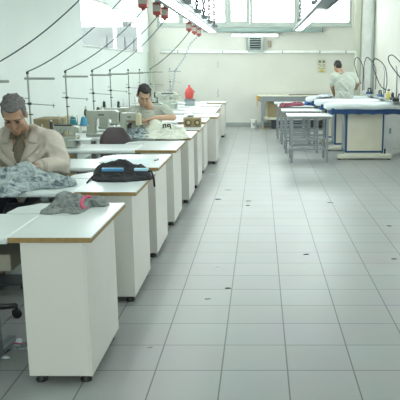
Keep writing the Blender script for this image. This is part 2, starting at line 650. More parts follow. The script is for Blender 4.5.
t = thing('wall_pipe', (0, YB - .05, 0), 'white water pipe running along the back wall and bending down', 'pipe')
zp = wz(52, YB - .05)
xe = XZ(356, 60, YB - .05)[0]
MB().tube([(XL + .3, 0, zp), (xe - .06, 0, zp), (xe - .02, 0, zp - .02), (xe, 0, zp - .07), (xe, 0, .3)], .036, 10).build('pipe_run', M['pipe'], t)
for x in (-2.2, -1.0, .6, 1.6, 2.3):
    MB().box(x - .015, x + .015, -.042, .05, zp - .042, zp + .042, .004).build('pipe_clip', M['vent'], t)
zp2 = wz(49.2, YB - .03)
tag(MB().tube([(XL + .3, YB - .03, zp2), (XZ(246, 50, YB)[0], YB - .03, zp2 - .03)], .014, 8).build('wall_conduit', M['pipe']),
    'thin pale conduit just above the wall pipe, left of the vent', 'conduit')

z0, z1 = wz(32.3), wz(28)
t = thing('cable_duct', (0, YB - .06, 0), 'sea-green grey duct running under the back windows', 'duct')
MB().box(XZ(203, 30, YB)[0], XZ(322, 30, YB)[0], -.05, .05, z0, z1, .01).build('duct_body', M['duct'], t)
MB().box(XZ(322, 30, YB)[0], XZ(322.6, 30, YB)[0], -.055, .055, z0 - .005, z1 + .005, .004).build('end_cap', M['dark'], t)

t = thing('wall_lamp', (0, YB - .2, 0), 'long white fluorescent lamp mounted above the vent', 'lamp')
za, zb = wz(36.6, YB - .2), wz(34.2, YB - .2)
xa, xb = XZ(231, 35, YB - .2)[0], XZ(278.5, 35, YB - .2)[0]
MB().tube([(xa + .02, 0, (za + zb) / 2), (xb - .02, 0, (za + zb) / 2)], (zb - za) / 2, 12).build('tube', M['lamp_wall'], t)
MB().box(xa, xb, .02, .2, (za + zb) / 2 - .015, zb + .02, .006).build('housing', M['lamp_body'], t)

t = thing('vent_unit', (0, YB, 0), 'square grey louvred vent unit on the back wall', 'vent')
xa, xb = XZ(248, 45, YB - .12)[0], XZ(263, 45, YB - .12)[0]
za, zb = wz(52, YB - .12), wz(36.8, YB - .12)
MB().box(xa, xa + .05, -.14, 0, za, zb, .008).box(xb - .06, xb, -.14, 0, za, zb, .008).box(xa + .05, xb - .06, -.14, 0, za, za + .06, .008) \
    .box(xa + .05, xb - .06, -.14, 0, zb - .03, zb, .008).build('vent_frame', M['vent'], t)
MB().box(xa + .05, xb - .06, -.09, -.005, za + .06, zb - .03).build('backing', M['dark'], t)
zz = za + .06
n = 5
st = (zb - .03 - zz) / n
for k in range(n):
    MB().box(xa + .05, xb - .06, -.135, -.092, zz + k * st + .012, zz + k * st + .03, rot=(R(12), 0, 0)).build('louvre', M['vent'], t)
MB().tube([(xa - .03, -.05, za + .05), (xa - .03, -.05, zb - .02)], .012, 8).build('side_pipe', M['vent'], t)

t = thing('socket_box', (XZ(269.5, 44, YB)[0], YB, wz(44)), 'small brown electrical box on the wall right of the vent', 'electrical box')
MB().box(-.045, .045, -.05, 0, -.09, .09, .01).build('box_body', M['label'], t)
MB().box(-.025, .02, -.058, -.048, -.06, .06, .004).build('switch_plate', M['sign_brown'], t)

# poster with four pictograms
t = thing('wall_sign', (XZ(321.7, 65.5, YB)[0], YB, wz(65.5)), 'beige sign with four dark pictograms on the back wall', 'sign')
MB().box(-.127, .127, -.012, 0, -.19, .19, .003).build('board', M['sign'], t)
for sx in (-.052, .052):
    g = MB()
    g.box(sx - .035, sx + .035, -.016, -.011, .068, .132, .01)
    g.box(sx - .02, sx + .02, -.016, -.011, .128, .14, .004)
    g.build('pictogram', M['sign_dark'], t)
g = MB()
g.tube([(-.08, -.013, .02), (-.06, -.013, .032), (-.04, -.013, .024), (-.034, -.013, 0), (-.042, -.013, -.02), (-.058, -.013, -.03)], .009, 6)
g.build('pictogram', M['sign_dark'], t)
g = MB()
g.tube([(.052 + .03 * math.cos(a * math.pi / 8), -.013, .0 + .03 * math.sin(a * math.pi / 8)) for a in range(16)], .008, 6, closed=True)
g.build('pictogram', M['sign_dark'], t)
MB().box(-.1, .1, -.016, -.011, -.085, -.065, .003).build('text_band', M['sign_brown'], t)
g = MB()
g.ell((0, -.011, -.125), (.07, .006, .032))
g.build('emblem', M['yellow'], t)
MB().box(-.09, .09, -.016, -.011, -.172, -.158, .003).build('text_band', M['sign_brown'], t)

# cracks in the plaster
for px, py, ln in ((218, 93, .22), (218, 64, .16)):
    x, z = XZ(px, py, YB)
    pts = [(x + .02 * math.sin(k * 2.1), YB - .001, z + ln / 2 - ln * k / 5) for k in range(6)]
    tag(MB().tube(pts, .008, 5).build('wall_crack', M['skirting']), 'short dark crack in the back wall, %s' % ('lower one near the cabinets' if py > 80 else 'upper one below the pipe'), 'crack')

# ================================================================== SEWING ROWS
TZ = .79
ROWY = [.988 * q for q in (3.405, 4.70, 5.876, 7.13, 8.36, 9.42, 10.8, 11.87, 12.95, 13.95, 15.07, 16.43)]
XC0, XC1 = -1.25, -.838
ORD = ['first', 'second', 'third', 'fourth', 'fifth', 'sixth', 'seventh', 'eighth', 'ninth', 'tenth', 'eleventh', 'twelfth']

# --- end cabinet
def make_cabinet():
    t = thing('end_cabinet', (0, 0, 0), '', 'cabinet', 'white cabinets along the aisle')
    poly = [(XC0, 0), (XC1, 0), (XC1, .90), (-1.355, .885), (-1.455, .76), (-1.464, .592), (XC0, .592)]
    top = MB().prism(poly, TZ - .028, TZ).build('top', M['top'], t)
    MB().box(XC0, XC1, -.003, -.0002, TZ - .027, TZ - .001, .001).build('edge_band', M['ochre'], top)
    MB().box(XC1 + .0002, XC1 + .002, 0, .9, TZ - .027, TZ - .009).build('edge_band', M['ochre'], top)
    MB().box(-1.197, -.8805, .015, .70, .045, TZ - .028, .003).build('body', M['white'], t)
    MB().box(-.88, -.868, .012, .70, .045, TZ - .028, .002).build('side_panel', M['white'], t)
    for x in (-1.15, -.915):
        for y in (.07, .64):
            MB().lathe([(.030, 0), (.031, .012), (.024, .024), (.024, .046)], 14, (x, y, 0)).build('foot', M['foot'], t)
    return t


cab_lab = ['white end cabinet nearest the camera, grey shirt on its ochre-edged top',
           'white end cabinet carrying the black bag on its top',
           'white end cabinet with sheets of paper spread on its top',
           'bare white end cabinet between the paper-covered one and the cream-cloth one',
           'white end cabinet whose top carries the edge of a cream cloth',
           'white end cabinet under the small printed cardboard box']
for i in range(6, 12):
    cab_lab.append('white end cabinet, %s' % ['first one beyond the cardboard box', 'wider-topped, jutting into the aisle beyond the cardboard box', 'fourth from the back wall',
                                                'third from the back wall', 'second from the back wall', 'nearest to the back wall'][i - 6])
cab0 = make_cabinet()
for i, y in enumerate(ROWY):
    c = cab0 if i == 0 else copy_tree(cab0)
    dx = (0, 0, -.012, -.012, .02, .034, .014, .13, .024, .02, 0, .05)[i]
    c.location = (dx, y, 0)
    c['label'] = cab_lab[i]

# --- sewing table
def make_table():
    t = thing('sewing_table', (0, 0, 0), '', 'table', 'white sewing tables')
    x0, x1 = -2.38, XC0 - .004
    top = MB().box(x0, x1, 0, .588, TZ - .038, TZ - .002, .012).build('tabletop', M['top'], t)
    for x in (x0 + .1, x1 - .22):
        g = MB()
        g.box(x - .03, x + .03, .25, .33, .06, TZ - .08, .004)
        g.box(x - .025, x + .025, .04, .55, .02, .06, .006)
        g.box(x - .025, x + .025, .06, .53, TZ - .08, TZ - .038, .004)
        g.build('leg', M['steel'], t)
    MB().box(x0 + .13, x1 - .25, .27, .31, .3, .35, .004).build('crossbar', M['steel'], t)
    p = MB().box(-1.95, -1.65, .12, .36, .09, .105, .004).build('pedal', M['dark'], t)
    MB().lathe([(.05, -.14), (.085, -.12), (.09, .08), (.06, .1), (.03, .12)], 16, (-1.72, .36, .56), 'x').build('motor', M['dark'], t)
    d = MB().box(-1.60, -1.28, .1, .42, .585, .675, .006).build('drawer', M['drawer'], t)
    MB().box(-1.50, -1.38, .085, .1, .625, .638, .003).build('handle', M['dark'], d)
    return t


tab0 = make_table()
for i, y in enumerate(ROWY):
    c = tab0 if i == 0 else copy_tree(tab0)
    c.location = (-.012 if i in (2, 3) else 0, y, 0)
    c['label'] = ['white sewing table nearest the camera, cut off at the left edge',
                  'white sewing table under the blue-grey cloth pile, in front of man in coat',
                  'white sewing table just behind the man in the beige coat',
                  'white sewing table in front of the mauve-brown office chair',
                  'white sewing table at which the man in pale t-shirt works',
                  'white sewing table right behind the man in pale t-shirt',
                  'white sewing table, sixth from the back wall', 'white sewing table, fifth from the back wall', 'white sewing table, fourth from the back wall',
                  'white sewing table, third from the back wall', 'white sewing table, second from the back wall',
                  'white sewing table, the last one before the back wall'][i]

# --- lockstitch sewing machine (seen from behind: column left, needle head right)
def make_machine():
    t = thing('sewing_machine', (0, 0, 0), '', 'sewing machine', 'sewing machines on the tables')
    MB().box(-.25, .25, -.09, .09, 0, .03, .008).build('bed', M['machine_grey'], t)
    g = MB()
    g.extrude_y([(-.24, .03), (-.24, .25), (-.22, .275), (.2, .275), (.235, .255), (.24, .13), (.15, .13), (.14, .175), (.1, .19), (-.09, .19), (-.115, .165), (-.12, .03)], -.06, .06)
    g.build('arm', M['machine'], t)
    MB().box(.135, .242, -.066, -.02, .125, .262, .01).build('face_plate', M['ivory'], t)
    MB().box(.2405, .248, -.058, .058, .13, .262, .003).build('end_cover', M['ivory'], t)
    MB().lathe([(.02, 0), (.06, .004), (.066, .014), (.06, .026), (.02, .03)], 20, (-.275, 0, .225), 'x').build('handwheel', M['dark'], t)
    MB().tube([(.19, 0, .13), (.19, 0, .055)], .007, 8).build('needle_bar', M['chrome'], t)
    MB().box(.172, .208, -.02, .02, .035, .047, .003).build('presser_foot', M['chrome'], t)
    MB().lathe([(.022, 0), (.022, .012), (.012, .02)], 14, (.08, .06, .23), 'y').build('tension_dial', M['chrome'], t)
    MB().tube([(.05, 0, .27), (.05, 0, .33)], .004, 6).build('spool_pin', M['chrome'], t)
    MB().box(-.06, .03, -.0625, -.0595, .222, .234, .001).build('name_band', M['dark'], t)
    MB().box(-.2, -.14, .05, .085, .12, .18, .006).build('oil_window', M['dark'], t)
    return t


def make_overlock():
    t = thing('overlock_machine', (0, 0, 0), '', 'sewing machine', 'overlock machines on the tables')
    g = MB()
    g.box(-.15, .13, -.1, .1, 0, .16, .015)
    g.extrude_y([(-.15, .15), (-.15, .27), (-.12, .29), (.1, .29), (.15, .27), (.16, .2), (.08, .2), (.05, .22), (-.02, .22), (-.05, .15)], -.06, .07)
    g.build('body', M['machine'], t)
    MB().box(.05, .26, -.11, .06, .1, .115, .004).build('work_plate', M['top'], t)
    MB().box(.1, .13, -.1, .05, .02, .1, .004).build('plate_support', M['steel'], t)
    MB().tube([(.1, -.01, .21), (.1, -.01, .12)], .008, 8).build('needle_bar', M['chrome'], t)
    MB().box(.075, .135, -.03, .02, .115, .13, .003).build('presser_foot', M['dark'], t)
    MB().lathe([(.02, 0), (.055, .004), (.058, .018), (.02, .026)], 18, (-.178, 0, .17), 'x').build('handwheel', M['dark'], t)
    for k in range(4):
        MB().lathe([(.013, 0), (.013, .014), (.006, .022)], 10, (-.09 + .05 * k, -.06, .25), 'y').build('tension_dial', M['chrome'], t)
    MB().box(-.1, .08, -.05, .05, .29, .31, .006).build('lid', M['dark'], t)
    MB().tube([(-.06, .08, .28), (-.06, .08, .36), (.1, .06, .37)], .005, 6).build('thread_guide', M['steel'], t)
    return t


ma = make_machine()
ma.location = -1.90, ROWY[4] + .28, TZ
ma.scale = (.80, 1, 1.12)
ma['label'] = 'grey-green sewing machine behind the empty mauve-brown chair'
m2 = copy_tree(ma)
for o in ma.children:
    if o.name.startswith(('face_plate', 'end_cover')):
        o.data = o.data.copy()
        o.data.materials[0] = M['machine']
m2.scale = (.5, .9, 1)
m2.location = (-1.57, ROWY[4] + .30, TZ)
m2['label'] = 'sewing machine with pale yellow face plate at left of the man in t-shirt'
m3 = copy_tree(m2)
m3.scale = (.95, 1, 1)
m3.location = (-1.95, ROWY[5] + .28, TZ)
m3['label'] = 'sewing machine on the table behind the man in pale t-shirt'
oa = make_overlock()
oa.location = (-2.03, ROWY[3] + .28, TZ)
oa.scale = (1, 1, .76)
oa['label'] = 'overlock machine with white work plate behind the man in beige coat'
def lock_copy(src, i, x, label):
    c = copy_tree(src)
    c.location = (x, ROWY[i] + .28, TZ)
    c['label'] = label
    return c
o2 = lock_copy(oa, 9, -1.82, 'dark-topped overlock machine left of the grey box with the red bag')
o2.scale = (1.3, 1, 1)
lock_copy(oa, 7, -1.80, 'overlock machine behind the shoulder of the man in t-shirt')
lock_copy(m3, 10, -2.0, 'sewing machine on the second table from the back wall')

# --- thread stands: pole, top bar, thread arms, tray
def make_stand(arm=True):
    t = thing('thread_stand', (0, 0, 0), '', 'thread stand', 'thread stand poles')
    MB().lathe([(.035, 0), (.035, .01), (.016, .03), (.016, .05)], 14).build('base', M['dark'], t)
    MB().tube([(0, 0, .03), (0, 0, .765)], .0085, 10).build('pole', M['pole'], t)
    MB().box(-.03, .24, -.010, .010, .712, .732, .004).build('top_bar', M['pole'], t)
    MB().lathe([(.013, .762), (.014, .775), (.008, .785)], 10).build('pole_cap', M['dark'], t)
    if arm:
        a = MB().tube([(-.05, 0, .502), (0, 0, .50), (.23, 0, .485)], .0045, 6).build('thread_arm', M['pole'], t)
        MB().tube([(.215, 0, .465), (.215, 0, .50)], .0045, 6).build('hook', M['pole'], a)
        a = MB().tube([(-.04, 0, .55), (.0, 0, .548)], .0045, 6).build('thread_arm', M['pole'], t)
    else:
        MB().tube([(.13, 0, .70), (.13, 0, .655), (.15, 0, .64), (.16, 0, .66)], .004, 6).build('hook', M['dark'], t)
    MB().box(-.014, .018, -.014, .014, .49, .512, .003).build('clamp', M['dark'], t)
    MB().box(-.012, .026, -.01, .01, .40, .41, .003).build('clamp', M['dark'], t)
    if arm:
        tr = MB().box(-.14, .22, -.06, .06, .2, .21, .004).build('tray', M['steel'], t)
        for x in (-.1, .1):
            MB().tube([(x, 0, .21), (x, 0, .32)], .004, 6).build('spool_pin', M['chrome'], tr)
    return t


st1 = make_stand(False)
st0 = make_stand()
PX = -2.07
labs = ['thread stand pole cut off at the left edge, only its top bar showing', 'thread stand pole rising just right of the man in beige coat',
        'thread stand pole second from the coated man, above the cardboard boxes', 'thread stand pole third from the coated man, above the tall machine',
        'thread stand pole left of the man in t-shirt with two black cones beside', 'thread stand pole close to the head of the man in t-shirt',
        'thread stand pole just left of the corner pilaster']
stands = {}
for k, i in enumerate(range(1, 8)):
    c = st1 if k == 0 else st0 if k == 1 else copy_tree(st0)
    c.location = (PX, ROWY[i] + .55, TZ - .002)
    c['label'] = labs[k]
    stands[i] = c.location.copy()
c = copy_tree(st0)
c.location = (-2.05, ROWY[8] + .55, TZ - .002)
c['label'] = 'thread stand pole in front of the back wall, right of the pilaster'
c = copy_tree(st0)
c.location = (-1.95, ROWY[10] + .55, TZ - .002)
c['label'] = 'thread stand pole furthest back, beside the blue coil hose'

# thread cones
def cone(loc, m, label, r=.028, h=.11, lying=False):
    t = thing('thread_cone', loc, label, 'thread cone', 'thread cones')
    MB().lathe([(r, 0), (r, .006), (r * .85, .01), (r * .55, h - .004), (r * .35, h)], 16).build('thread', m, t)
    MB().lathe([(r * .3, h), (r * .3, h + .015)], 10).build('core', M['white_thread'], t)
    if lying:
        t.rotation_euler = (0, R(90), 0)
    return t


zt_ = TZ - .002
s3, s4, s5 = stands[2], stands[3], stands[5]
cone((s3.x + .185, s3.y, s3.z + .2105), M['foot'], 'slim black thread cone right behind the man in beige coat', .026, .13)
for dx, mm, lb in ((.055, M['teal'], 'teal thread cone on the tray behind the overlock machine, left one'), (.17, M['cyan'], 'cyan blue thread cone on the tray behind the overlock machine, right one')):
    cone((stands[3].x + dx, stands[3].y, stands[3].z + .2105), mm, lb, .048, .085)
for dx, lb in ((-.10, 'black thread cone left of the man in t-shirt, left of two'), (.10, 'black thread cone left of the man in t-shirt, right of two')):
    cone((s5.x + dx, s5.y, s5.z + .2105), M['foot'], lb, .032, .14)
for dx, lb in ((-.10, 'white thread cone on the tray above the tall machine, left of two'), (.10, 'white thread cone on the tray above the tall machine, right of two')):
    cone((stands[4].x + dx, stands[4].y, stands[4].z + .2105), M['white_thread'], lb, .035, .12)

# ================================================================== OVERHEAD LAMP RAILS
def rail(name, x0, x1, y0, y1, zb, label, lit0):
    t = thing(name, ((x0 + x1) / 2, 0, 0), label, 'lamp')
    w = (x1 - x0) / 2
    MB().extrude_y([(-w, zb + .02), (-w, zb + .05), (-w * .3, zb + .10), (w * .3, zb + .10), (w, zb + .05), (w, zb + .02)], y0, y1).build('housing', M['lamp_body'], t)
    MB().box(-w * .55, w - .03, lit0, y1 - .02, zb, zb + .019, .004).build('diffuser', M['lamp'], t)
    MB().box(-w - .01, -w * .56, y0, y1, zb - .004, zb + .03, .003).build('side_flange', M['lamp_body'], t)
    MB().box(w - .022, w + .004, y0, y1, zb - .006, zb + .06, .003).build('side_flange', M['lamp_body'], t)
    MB().box(w * .2, w * .2 + .06, y0, y1, zb + .10, zb + .17, .004).build('channel', M['steel'], t)
    return t


ZR = 2.39
rail('lamp_rail', -1.24, -1.0, 2.6, 16.9, ZR, 'long lit white lamp rail hanging above the sewing tables', 2.6)
t = rail('lamp_rail', .745, .945, 2.6, 16.1, ZR, 'long white lamp rail hanging on the right above the aisle', 10.4)
for px, py in ((318, 12.5), (327, 4.5)):
    zc = .95 * 700 / (px - 260)
    yy = zc / CT - .1
    MB().box(.0, .24, yy - .03, yy + .03, ZR + .10, ZR + .13, .004).build('bracket', M['steel'], t)

def chain(x, y, z0, z1, m, label, pitch=.075):
    t = thing('hanging_chain', (x, y, z0), label, 'chain', 'chains holding the lamp rails')
    g = MB()
    n = int((z1 - z0) / pitch)
    for k in range(n):
        zc = .03 + k * pitch
        pts = []
        for j in range(10):
            a = 2 * math.pi * j / 10
            u, vv = .018 * math.cos(a), .045 * math.sin(a)
            pts.append((u, 0, zc + vv) if k % 2 else (0, u, zc + vv))
        g.tube(pts, .017, 6, closed=True)
    g.build('links', m, t)
    MB().box(-.075, .075, -.05, .05, -.04, .02, .006).build('clamp', M['steel'], t)
    return t


for k, (px, py) in enumerate([(185, 1.5), (196, 12), (203, 18), (208.5, 22.5), (213.5, 27)]):
    zc = 1.0 * 700 / (260 - px)
    yy = (zc + .17) / CT
    lab = ['grey chain holding the left lamp rail, leftmost of those visible', 'grey chain holding the left lamp rail, second from left', 'grey chain holding the left lamp rail, third from left',
           'reddish chain holding the left lamp rail, fourth from left', 'reddish chain nearest the end of the left lamp rail'][k]
    chain(-.985, yy, ZR + .08, ZC, M['chain'] if k < 3 else M['chain_red'], lab)
for k, yy in enumerate((7.0, 11.0, 15.2)):
    chain(.845, yy, ZR + .18, ZC, M['chain'], 'grey chain holding the right lamp rail, %s' % ['nearest the camera', 'middle one', 'furthest from the camera'][k])

# red plug boxes hanging at the rail
XB = -1.36
def make_plug():
    t = thing('plug_box', (0, 0, 0), '', 'plug box', 'red plug boxes under the lamp rail')
    MB().box(-.052, .052, -.05, .05, -.09, .07, .012).build('housing', M['red_box'], t)
    MB().box(-.042, .042, -.0535, -.049, -.045, .035, .004).build('label_plate', M['label'], t)
    MB().lathe([(.02, -.115), (.026, -.09), (.026, -.085)], 12).build('cable_gland', M['red_box'], t)
    MB().box(-.02, .02, -.02, .02, .07, .1, .004).build('hanger', M['steel'], t)
    MB().box(-.01, .2, -.012, .012, .088, .104, .003).build('bracket', M['steel'], t)
    return t


plug0 = make_plug()
plug_px = [None, None, (143, 4), (157, 8.5), (164.5, 13.5), (189, 28.5), (194.5, 32.5), (198.8, 36)]
plugs = []
plabs = ['red plug box under the lamp rail, closest to the camera, above the coated man', 'red plug box under the lamp rail, second from the camera',
         'red plug box cut by the top edge, leftmost in view', 'red plug box second from left in view', 'red plug box third from left, in front of the window',
         'small distant red plug box, first of the far three', 'small distant red plug box, middle of the far three', 'small distant red plug box, last of the far three']
for k, p in enumerate(plug_px):
    c = plug0 if k == 0 else copy_tree(plug0)
    if p is None:
        loc = (XB, [5.95, 7.15][k], 2.37)
    else:
        zc = -XB * 700 / (260 - p[0])
        yy = (zc + .16) / CT
        loc = (XB, yy, 2.37)
    c.location = loc
    c['label'] = plabs[k]
    plugs.append(Vector(loc))

def bez(p0, p1, p2, p3, n=24):
    out = []
    for i in range(n + 1):
        t = i / n
        s = 1 - t
        out.append(Vector(p0) * s ** 3 + Vector(p1) * 3 * s * s * t + Vector(p2) * 3 * s * t * t + Vector(p3) * t ** 3)
    return out


def power_cable(a, b, label, sag=.18, r=.0055):
    """a: pole top, b: plug box"""
    a, b = Vector(a), Vector(b)
    d = b - a
    p1 = a + Vector((d.x * .24, d.y * .3, d.z * .08 + .035))
    p2 = a + Vector((d.x * .66, d.y * .7, d.z * .52))
    pts = bez(a, p1, p2, b)
    tag(MB().tube(pts, r, 7).build('power_cable', M['cable']), label, 'cable', 'cables from the plug boxes')


clab = ['dark cable sweeping from the top left corner down to the left edge', 'dark cable ending on the pole beside the man in beige coat',
        'dark cable ending on the pole above the cardboard boxes', 'dark cable ending on the pole above the tall machine', 'dark cable ending on the pole with the two black cones']
for k, i in enumerate((1, 2, 3, 4, 5)):
    s = stands[i]
    power_cable((s.x, s.y, s.z + .782), plugs[k] + Vector((0, 0, -.11)), clab[k])
power_cable((-2.07, 3.8, 1.57), (XB, 3.6, 2.3), 'short grey cable across the top left corner')
power_cable((-2.05, ROWY[8] + .55, TZ + .782), plugs[5] + Vector((0, 0, -.11)), 'thin cable against the back wall leading to the far plug boxes', r=.008)

# coil hose
g = MB()
P = [Vector((XZ(x, y, 15.3)[0], 15.3, XZ(x, y, 15.3)[1])) for x, y in ((198, 36), (190, 44), (184, 58), (177, 68), (174.5, 72), (173.5, 82), (171.5, 93), (170, 104))]
pts = []
N = 260
for i in range(N):
    u = i / (N - 1) * (len(P) - 1)
    k = min(int(u), len(P) - 2)
    p = P[k].lerp(P[k + 1], u - k)
    a = i / 260 * 2 * math.pi * 26
    pts.append(p + Vector((.022 * math.cos(a), .022 * math.sin(a), 0)))
tag(MB().tube(pts, .005, 5).build('coil_hose', M['cable_blue']), 'blue coiled air hose hanging before the back wall', 'hose')

# ================================================================== CLOTHS
def blob_cloth(name, outline, zbase, bumps, m, label, cat, group=None, seed=0, wr=.02, wf=9.0, nr=30, na=110, edge=.18, origin=None):
    """crumpled cloth heap: star-shaped outline, gaussian bumps, folded ridges"""
    c = Vector((sum(p[0] for p in outline) / len(outline), sum(p[1] for p in outline) / len(outline)))
    if origin:
        c = Vector(origin)
    n = len(outline)
    # closed Catmull-Rom through outline then sample by angle
    dense = []
    for i in range(n):
        p0, p1, p2, p3 = (Vector(outline[(i + k - 1) % n]) for k in range(4))
        for s in range(12):
            t = s / 12
            dense.append(.5 * (2 * p1 + (p2 - p0) * t + (2 * p0 - 5 * p1 + 4 * p2 - p3) * t * t + (3 * p1 - p0 - 3 * p2 + p3) * t ** 3))
    ring = [dense[int(j * len(dense) / na) % len(dense)] for j in range(na)]
    vs, fs = [], []
    def hgt(x, y, t):
        e = min(1, (1 - t) / edge)
        e = math.sqrt(max(0, 1 - (1 - e) ** 2))
        b = sum(h * math.exp(-((x - bx_) ** 2 + (y - by_) ** 2) / (r * r)) for bx_, by_, h, r in bumps)
        q = Vector((x * wf + seed, y * wf * 1.4, seed * 1.7))
        q += .5 * noise.noise_vector(q * 1.3)
        rg = 1 - abs(noise.noise(q)) * 2.2
        rg2 = 1 - abs(noise.noise(q * 2.3 + Vector((5, 1, 2)))) * 2.2
        return max(.003, e * (b + .008 + wr * rg + wr * .5 * rg2)) + .002
    vs.append((c.x, c.y, zbase + hgt(c.x, c.y, 0)))
    for i in range(1, nr + 1):
        t = i / nr
        for j in range(na):
            o = ring[j]
            jit = 1 + .05 * noise.noise(Vector((j * .21, seed, 0))) * t
            x, y = c.x + (o.x - c.x) * t * jit, c.y + (o.y - c.y) * t * jit
            vs.append((x, y, zbase + (hgt(x, y, t) if i < nr else .001)))
    for j in range(na):
        fs.append((0, 1 + j, 1 + (j + 1) % na))
        for i in range(nr - 1):
            a = 1 + i * na
            fs.append((a + j, a + na + j, a + na + (j + 1) % na, a + (j + 1) % na))
    fs.append(tuple(1 + (nr - 1) * na + j for j in range(na - 1, -1, -1)))
    a = sum(outline[i][0] * outline[(i + 1) % n][1] - outline[(i + 1) % n][0] * outline[i][1] for i in range(n))
    if a < 0:
        fs = [f[::-1] for f in fs]
    o = MB().add(vs, fs, True).build(name, m)
    return tag(o, label, cat, group)


ZT = TZ + .0005
# grey shirt with pink collar on the nearest cabinet
pp = [XY(x, y, ZT) for x, y in ((39.5, 213.4), (50, 214.8), (64, 213.2), (75, 214.6), (84, 212), (92, 207.4), (105, 207), (109, 204.6), (100, 202.6), (88, 203), (70, 203.4), (56, 205), (50, 209))]
b1 = XY(62, 208, ZT); b2 = XY(76, 207.5, ZT); b3 = XY(99, 205, ZT)
shirt = blob_cloth('grey_shirt', pp, ZT, [(b1[0], b1[1] , .055, .07), (b2[0], b2[1], .05, .075), (b3[0], b3[1], .03, .06)], M['cloth_grey'],
                   'crumpled grey shirt with pink collar on the nearest cabinet', 'shirt', seed=3, wr=.018, wf=12, edge=.3)
# blue-grey pile before man 1
pp = [XY(x, y, ZT) for x, y in ((-28, 196), (-8, 197.5), (14, 197), (24, 192.5), (40, 189.5), (56, 189), (76, 185.5), (72, 182), (60, 178), (40, 175), (10, 174), (-25, 175))]
bl = [(*XY(4, 187, ZT), .085, .13), (*XY(27, 183, ZT), .10, .10), (*XY(46, 184, ZT), .02, .07), (*XY(-18, 185, ZT), .09, .13)]
blob_cloth('cloth_pile', pp, ZT, bl, M['cloth_blue'], 'blue-grey printed cloth heap before the man in beige coat', 'cloth', seed=11, wr=.032, wf=6, nr=50, na=180, edge=.15)
# folded pale cloth on that pile
# cream cloth and printed cloth before man 2
z5 = ZT
pp = [XY(x, y, z5) for x, y in ((146, 139), (160, 139.5), (178, 139.5), (189, 138), (187, 134.5), (180, 131.8), (165, 131), (150, 132), (142, 135))]
crm = blob_cloth('cream_cloth', pp, z5, [(*XY(168, 134, z5), .11, .16), (*XY(152.5, 134, z5), .15, .10), (*XY(181, 135, z5), .06, .1)], M['cloth_white'],
           'cream cloth with black print before the man in pale t-shirt', 'cloth', seed=21, wr=.014, wf=8)
pp = [XY(x, y, z5) for x, y in ((114, 138), (128, 139.2), (144, 139), (150, 136), (147, 132.5), (130, 131.5), (118, 133))]
blob_cloth('printed_cloth', pp, z5, [(*XY(128, 135, z5), .05, .12), (*XY(142, 135, z5), .055, .1)], M['cloth_blue'], 'blue-grey printed cloth beside the cream cloth', 'cloth', seed=31, wr=.016, wf=9)

# black print and collar lie on the cloth: look up where the cloth surface is
from mathutils.bvhtree import BVHTree


def surf(o, px, py):
    if o.name not in TREES:
        TREES[o.name] = BVHTree.FromPolygons([v.co.copy() for v in o.data.vertices], [tuple(p.vertices) for p in o.data.polygons])
    x, z = XZ(px, py, 10.0)
    d = (Vector((x, 10.0, z)) - Vector((0, 0, H))).normalized()
    hit = TREES[o.name].ray_cast(Vector((0, 0, H)), d)
    return (hit[0], hit[1]) if hit[0] is not None else (None, None)


TREES = {}
for (ax, ay), (bx_, by_) in (((163.3, 128.3), (163.3, 124.6)), ((163.3, 124.6), (165.6, 124.4)), ((165.6, 124.4), (165.8, 127.8)), ((167.6, 127), (167.6, 124.6)),
                             ((167.6, 124.6), (170, 124.4)), ((170, 124.4), (170.8, 128.5)), ((168, 126.6), (170.2, 126.8)), ((161.9, 121.2), (162.8, 121.6))):
    pts = []
    for k in range(6):
        h_, n_ = surf(crm, ax + (bx_ - ax) * k / 5, ay + (by_ - ay) * k / 5)
        if h_ is not None:
            pts.append(h_ + n_ * .002)
    if len(pts) > 2:
        MB().tube(pts, .0075, 6).build('print', M['ink'], crm)
pts = []
for px, py in ((91, 197.8), (87, 197.6), (83.2, 199.5), (81.4, 203), (82.2, 206.8), (84.8, 209), (88.5, 209.3)):
    h_, n_ = surf(shirt, px, py)
    if h_ is not None:
        pts.append(h_ + Vector((0, 0, .005)))
dense = []
for k in range(len(pts) - 1):
    dense += [pts[k].lerp(pts[k + 1], u / 4) for u in range(4)]
dense.append(pts[-1])
dense = [dense[0]] + [(dense[k - 1] + dense[k] + dense[k + 1]) / 3 for k in range(1, len(dense) - 1)] + [dense[-1]]
MB().tube(dense, .011, 8).build('collar', M['pink'], shirt)

# paper sheets with a pen on third cabinet
t = thing('paper_sheets', (-1.14, ROWY[2] + .30, TZ), 'pale bluish paper sheets spread on the third cabinet from camera', 'paper')
MB().box(-.22, .19, -.17, .25, 0.0005, .002, rot=(0, 0, R(3)), about=(0, 0, .001)).build('sheet', M['paper'], t)
MB().box(-.28, .05, -.05, .22, 0.0025, .004, rot=(0, 0, R(-9)), about=(0, 0, .002)).build('sheet', M['paper'], t)
t = thing('pen', (*XY(157, 160.5, TZ), TZ + .0085), 'dark pen lying on the paper sheets', 'pen')
MB().tube([(-.012, -.06, 0), (.008, .04, 0)], .005, 8).build('barrel', M['dark'], t)
MB().tube([(.008, .04, 0), (.0125, .062, 0)], .0045, 8, .0015).build('tip', M['chrome'], t)
MB().tube([(-.006, -.05, .005), (0.0, -.01, .006)], .002, 6).build('clip', M['chrome'], t)

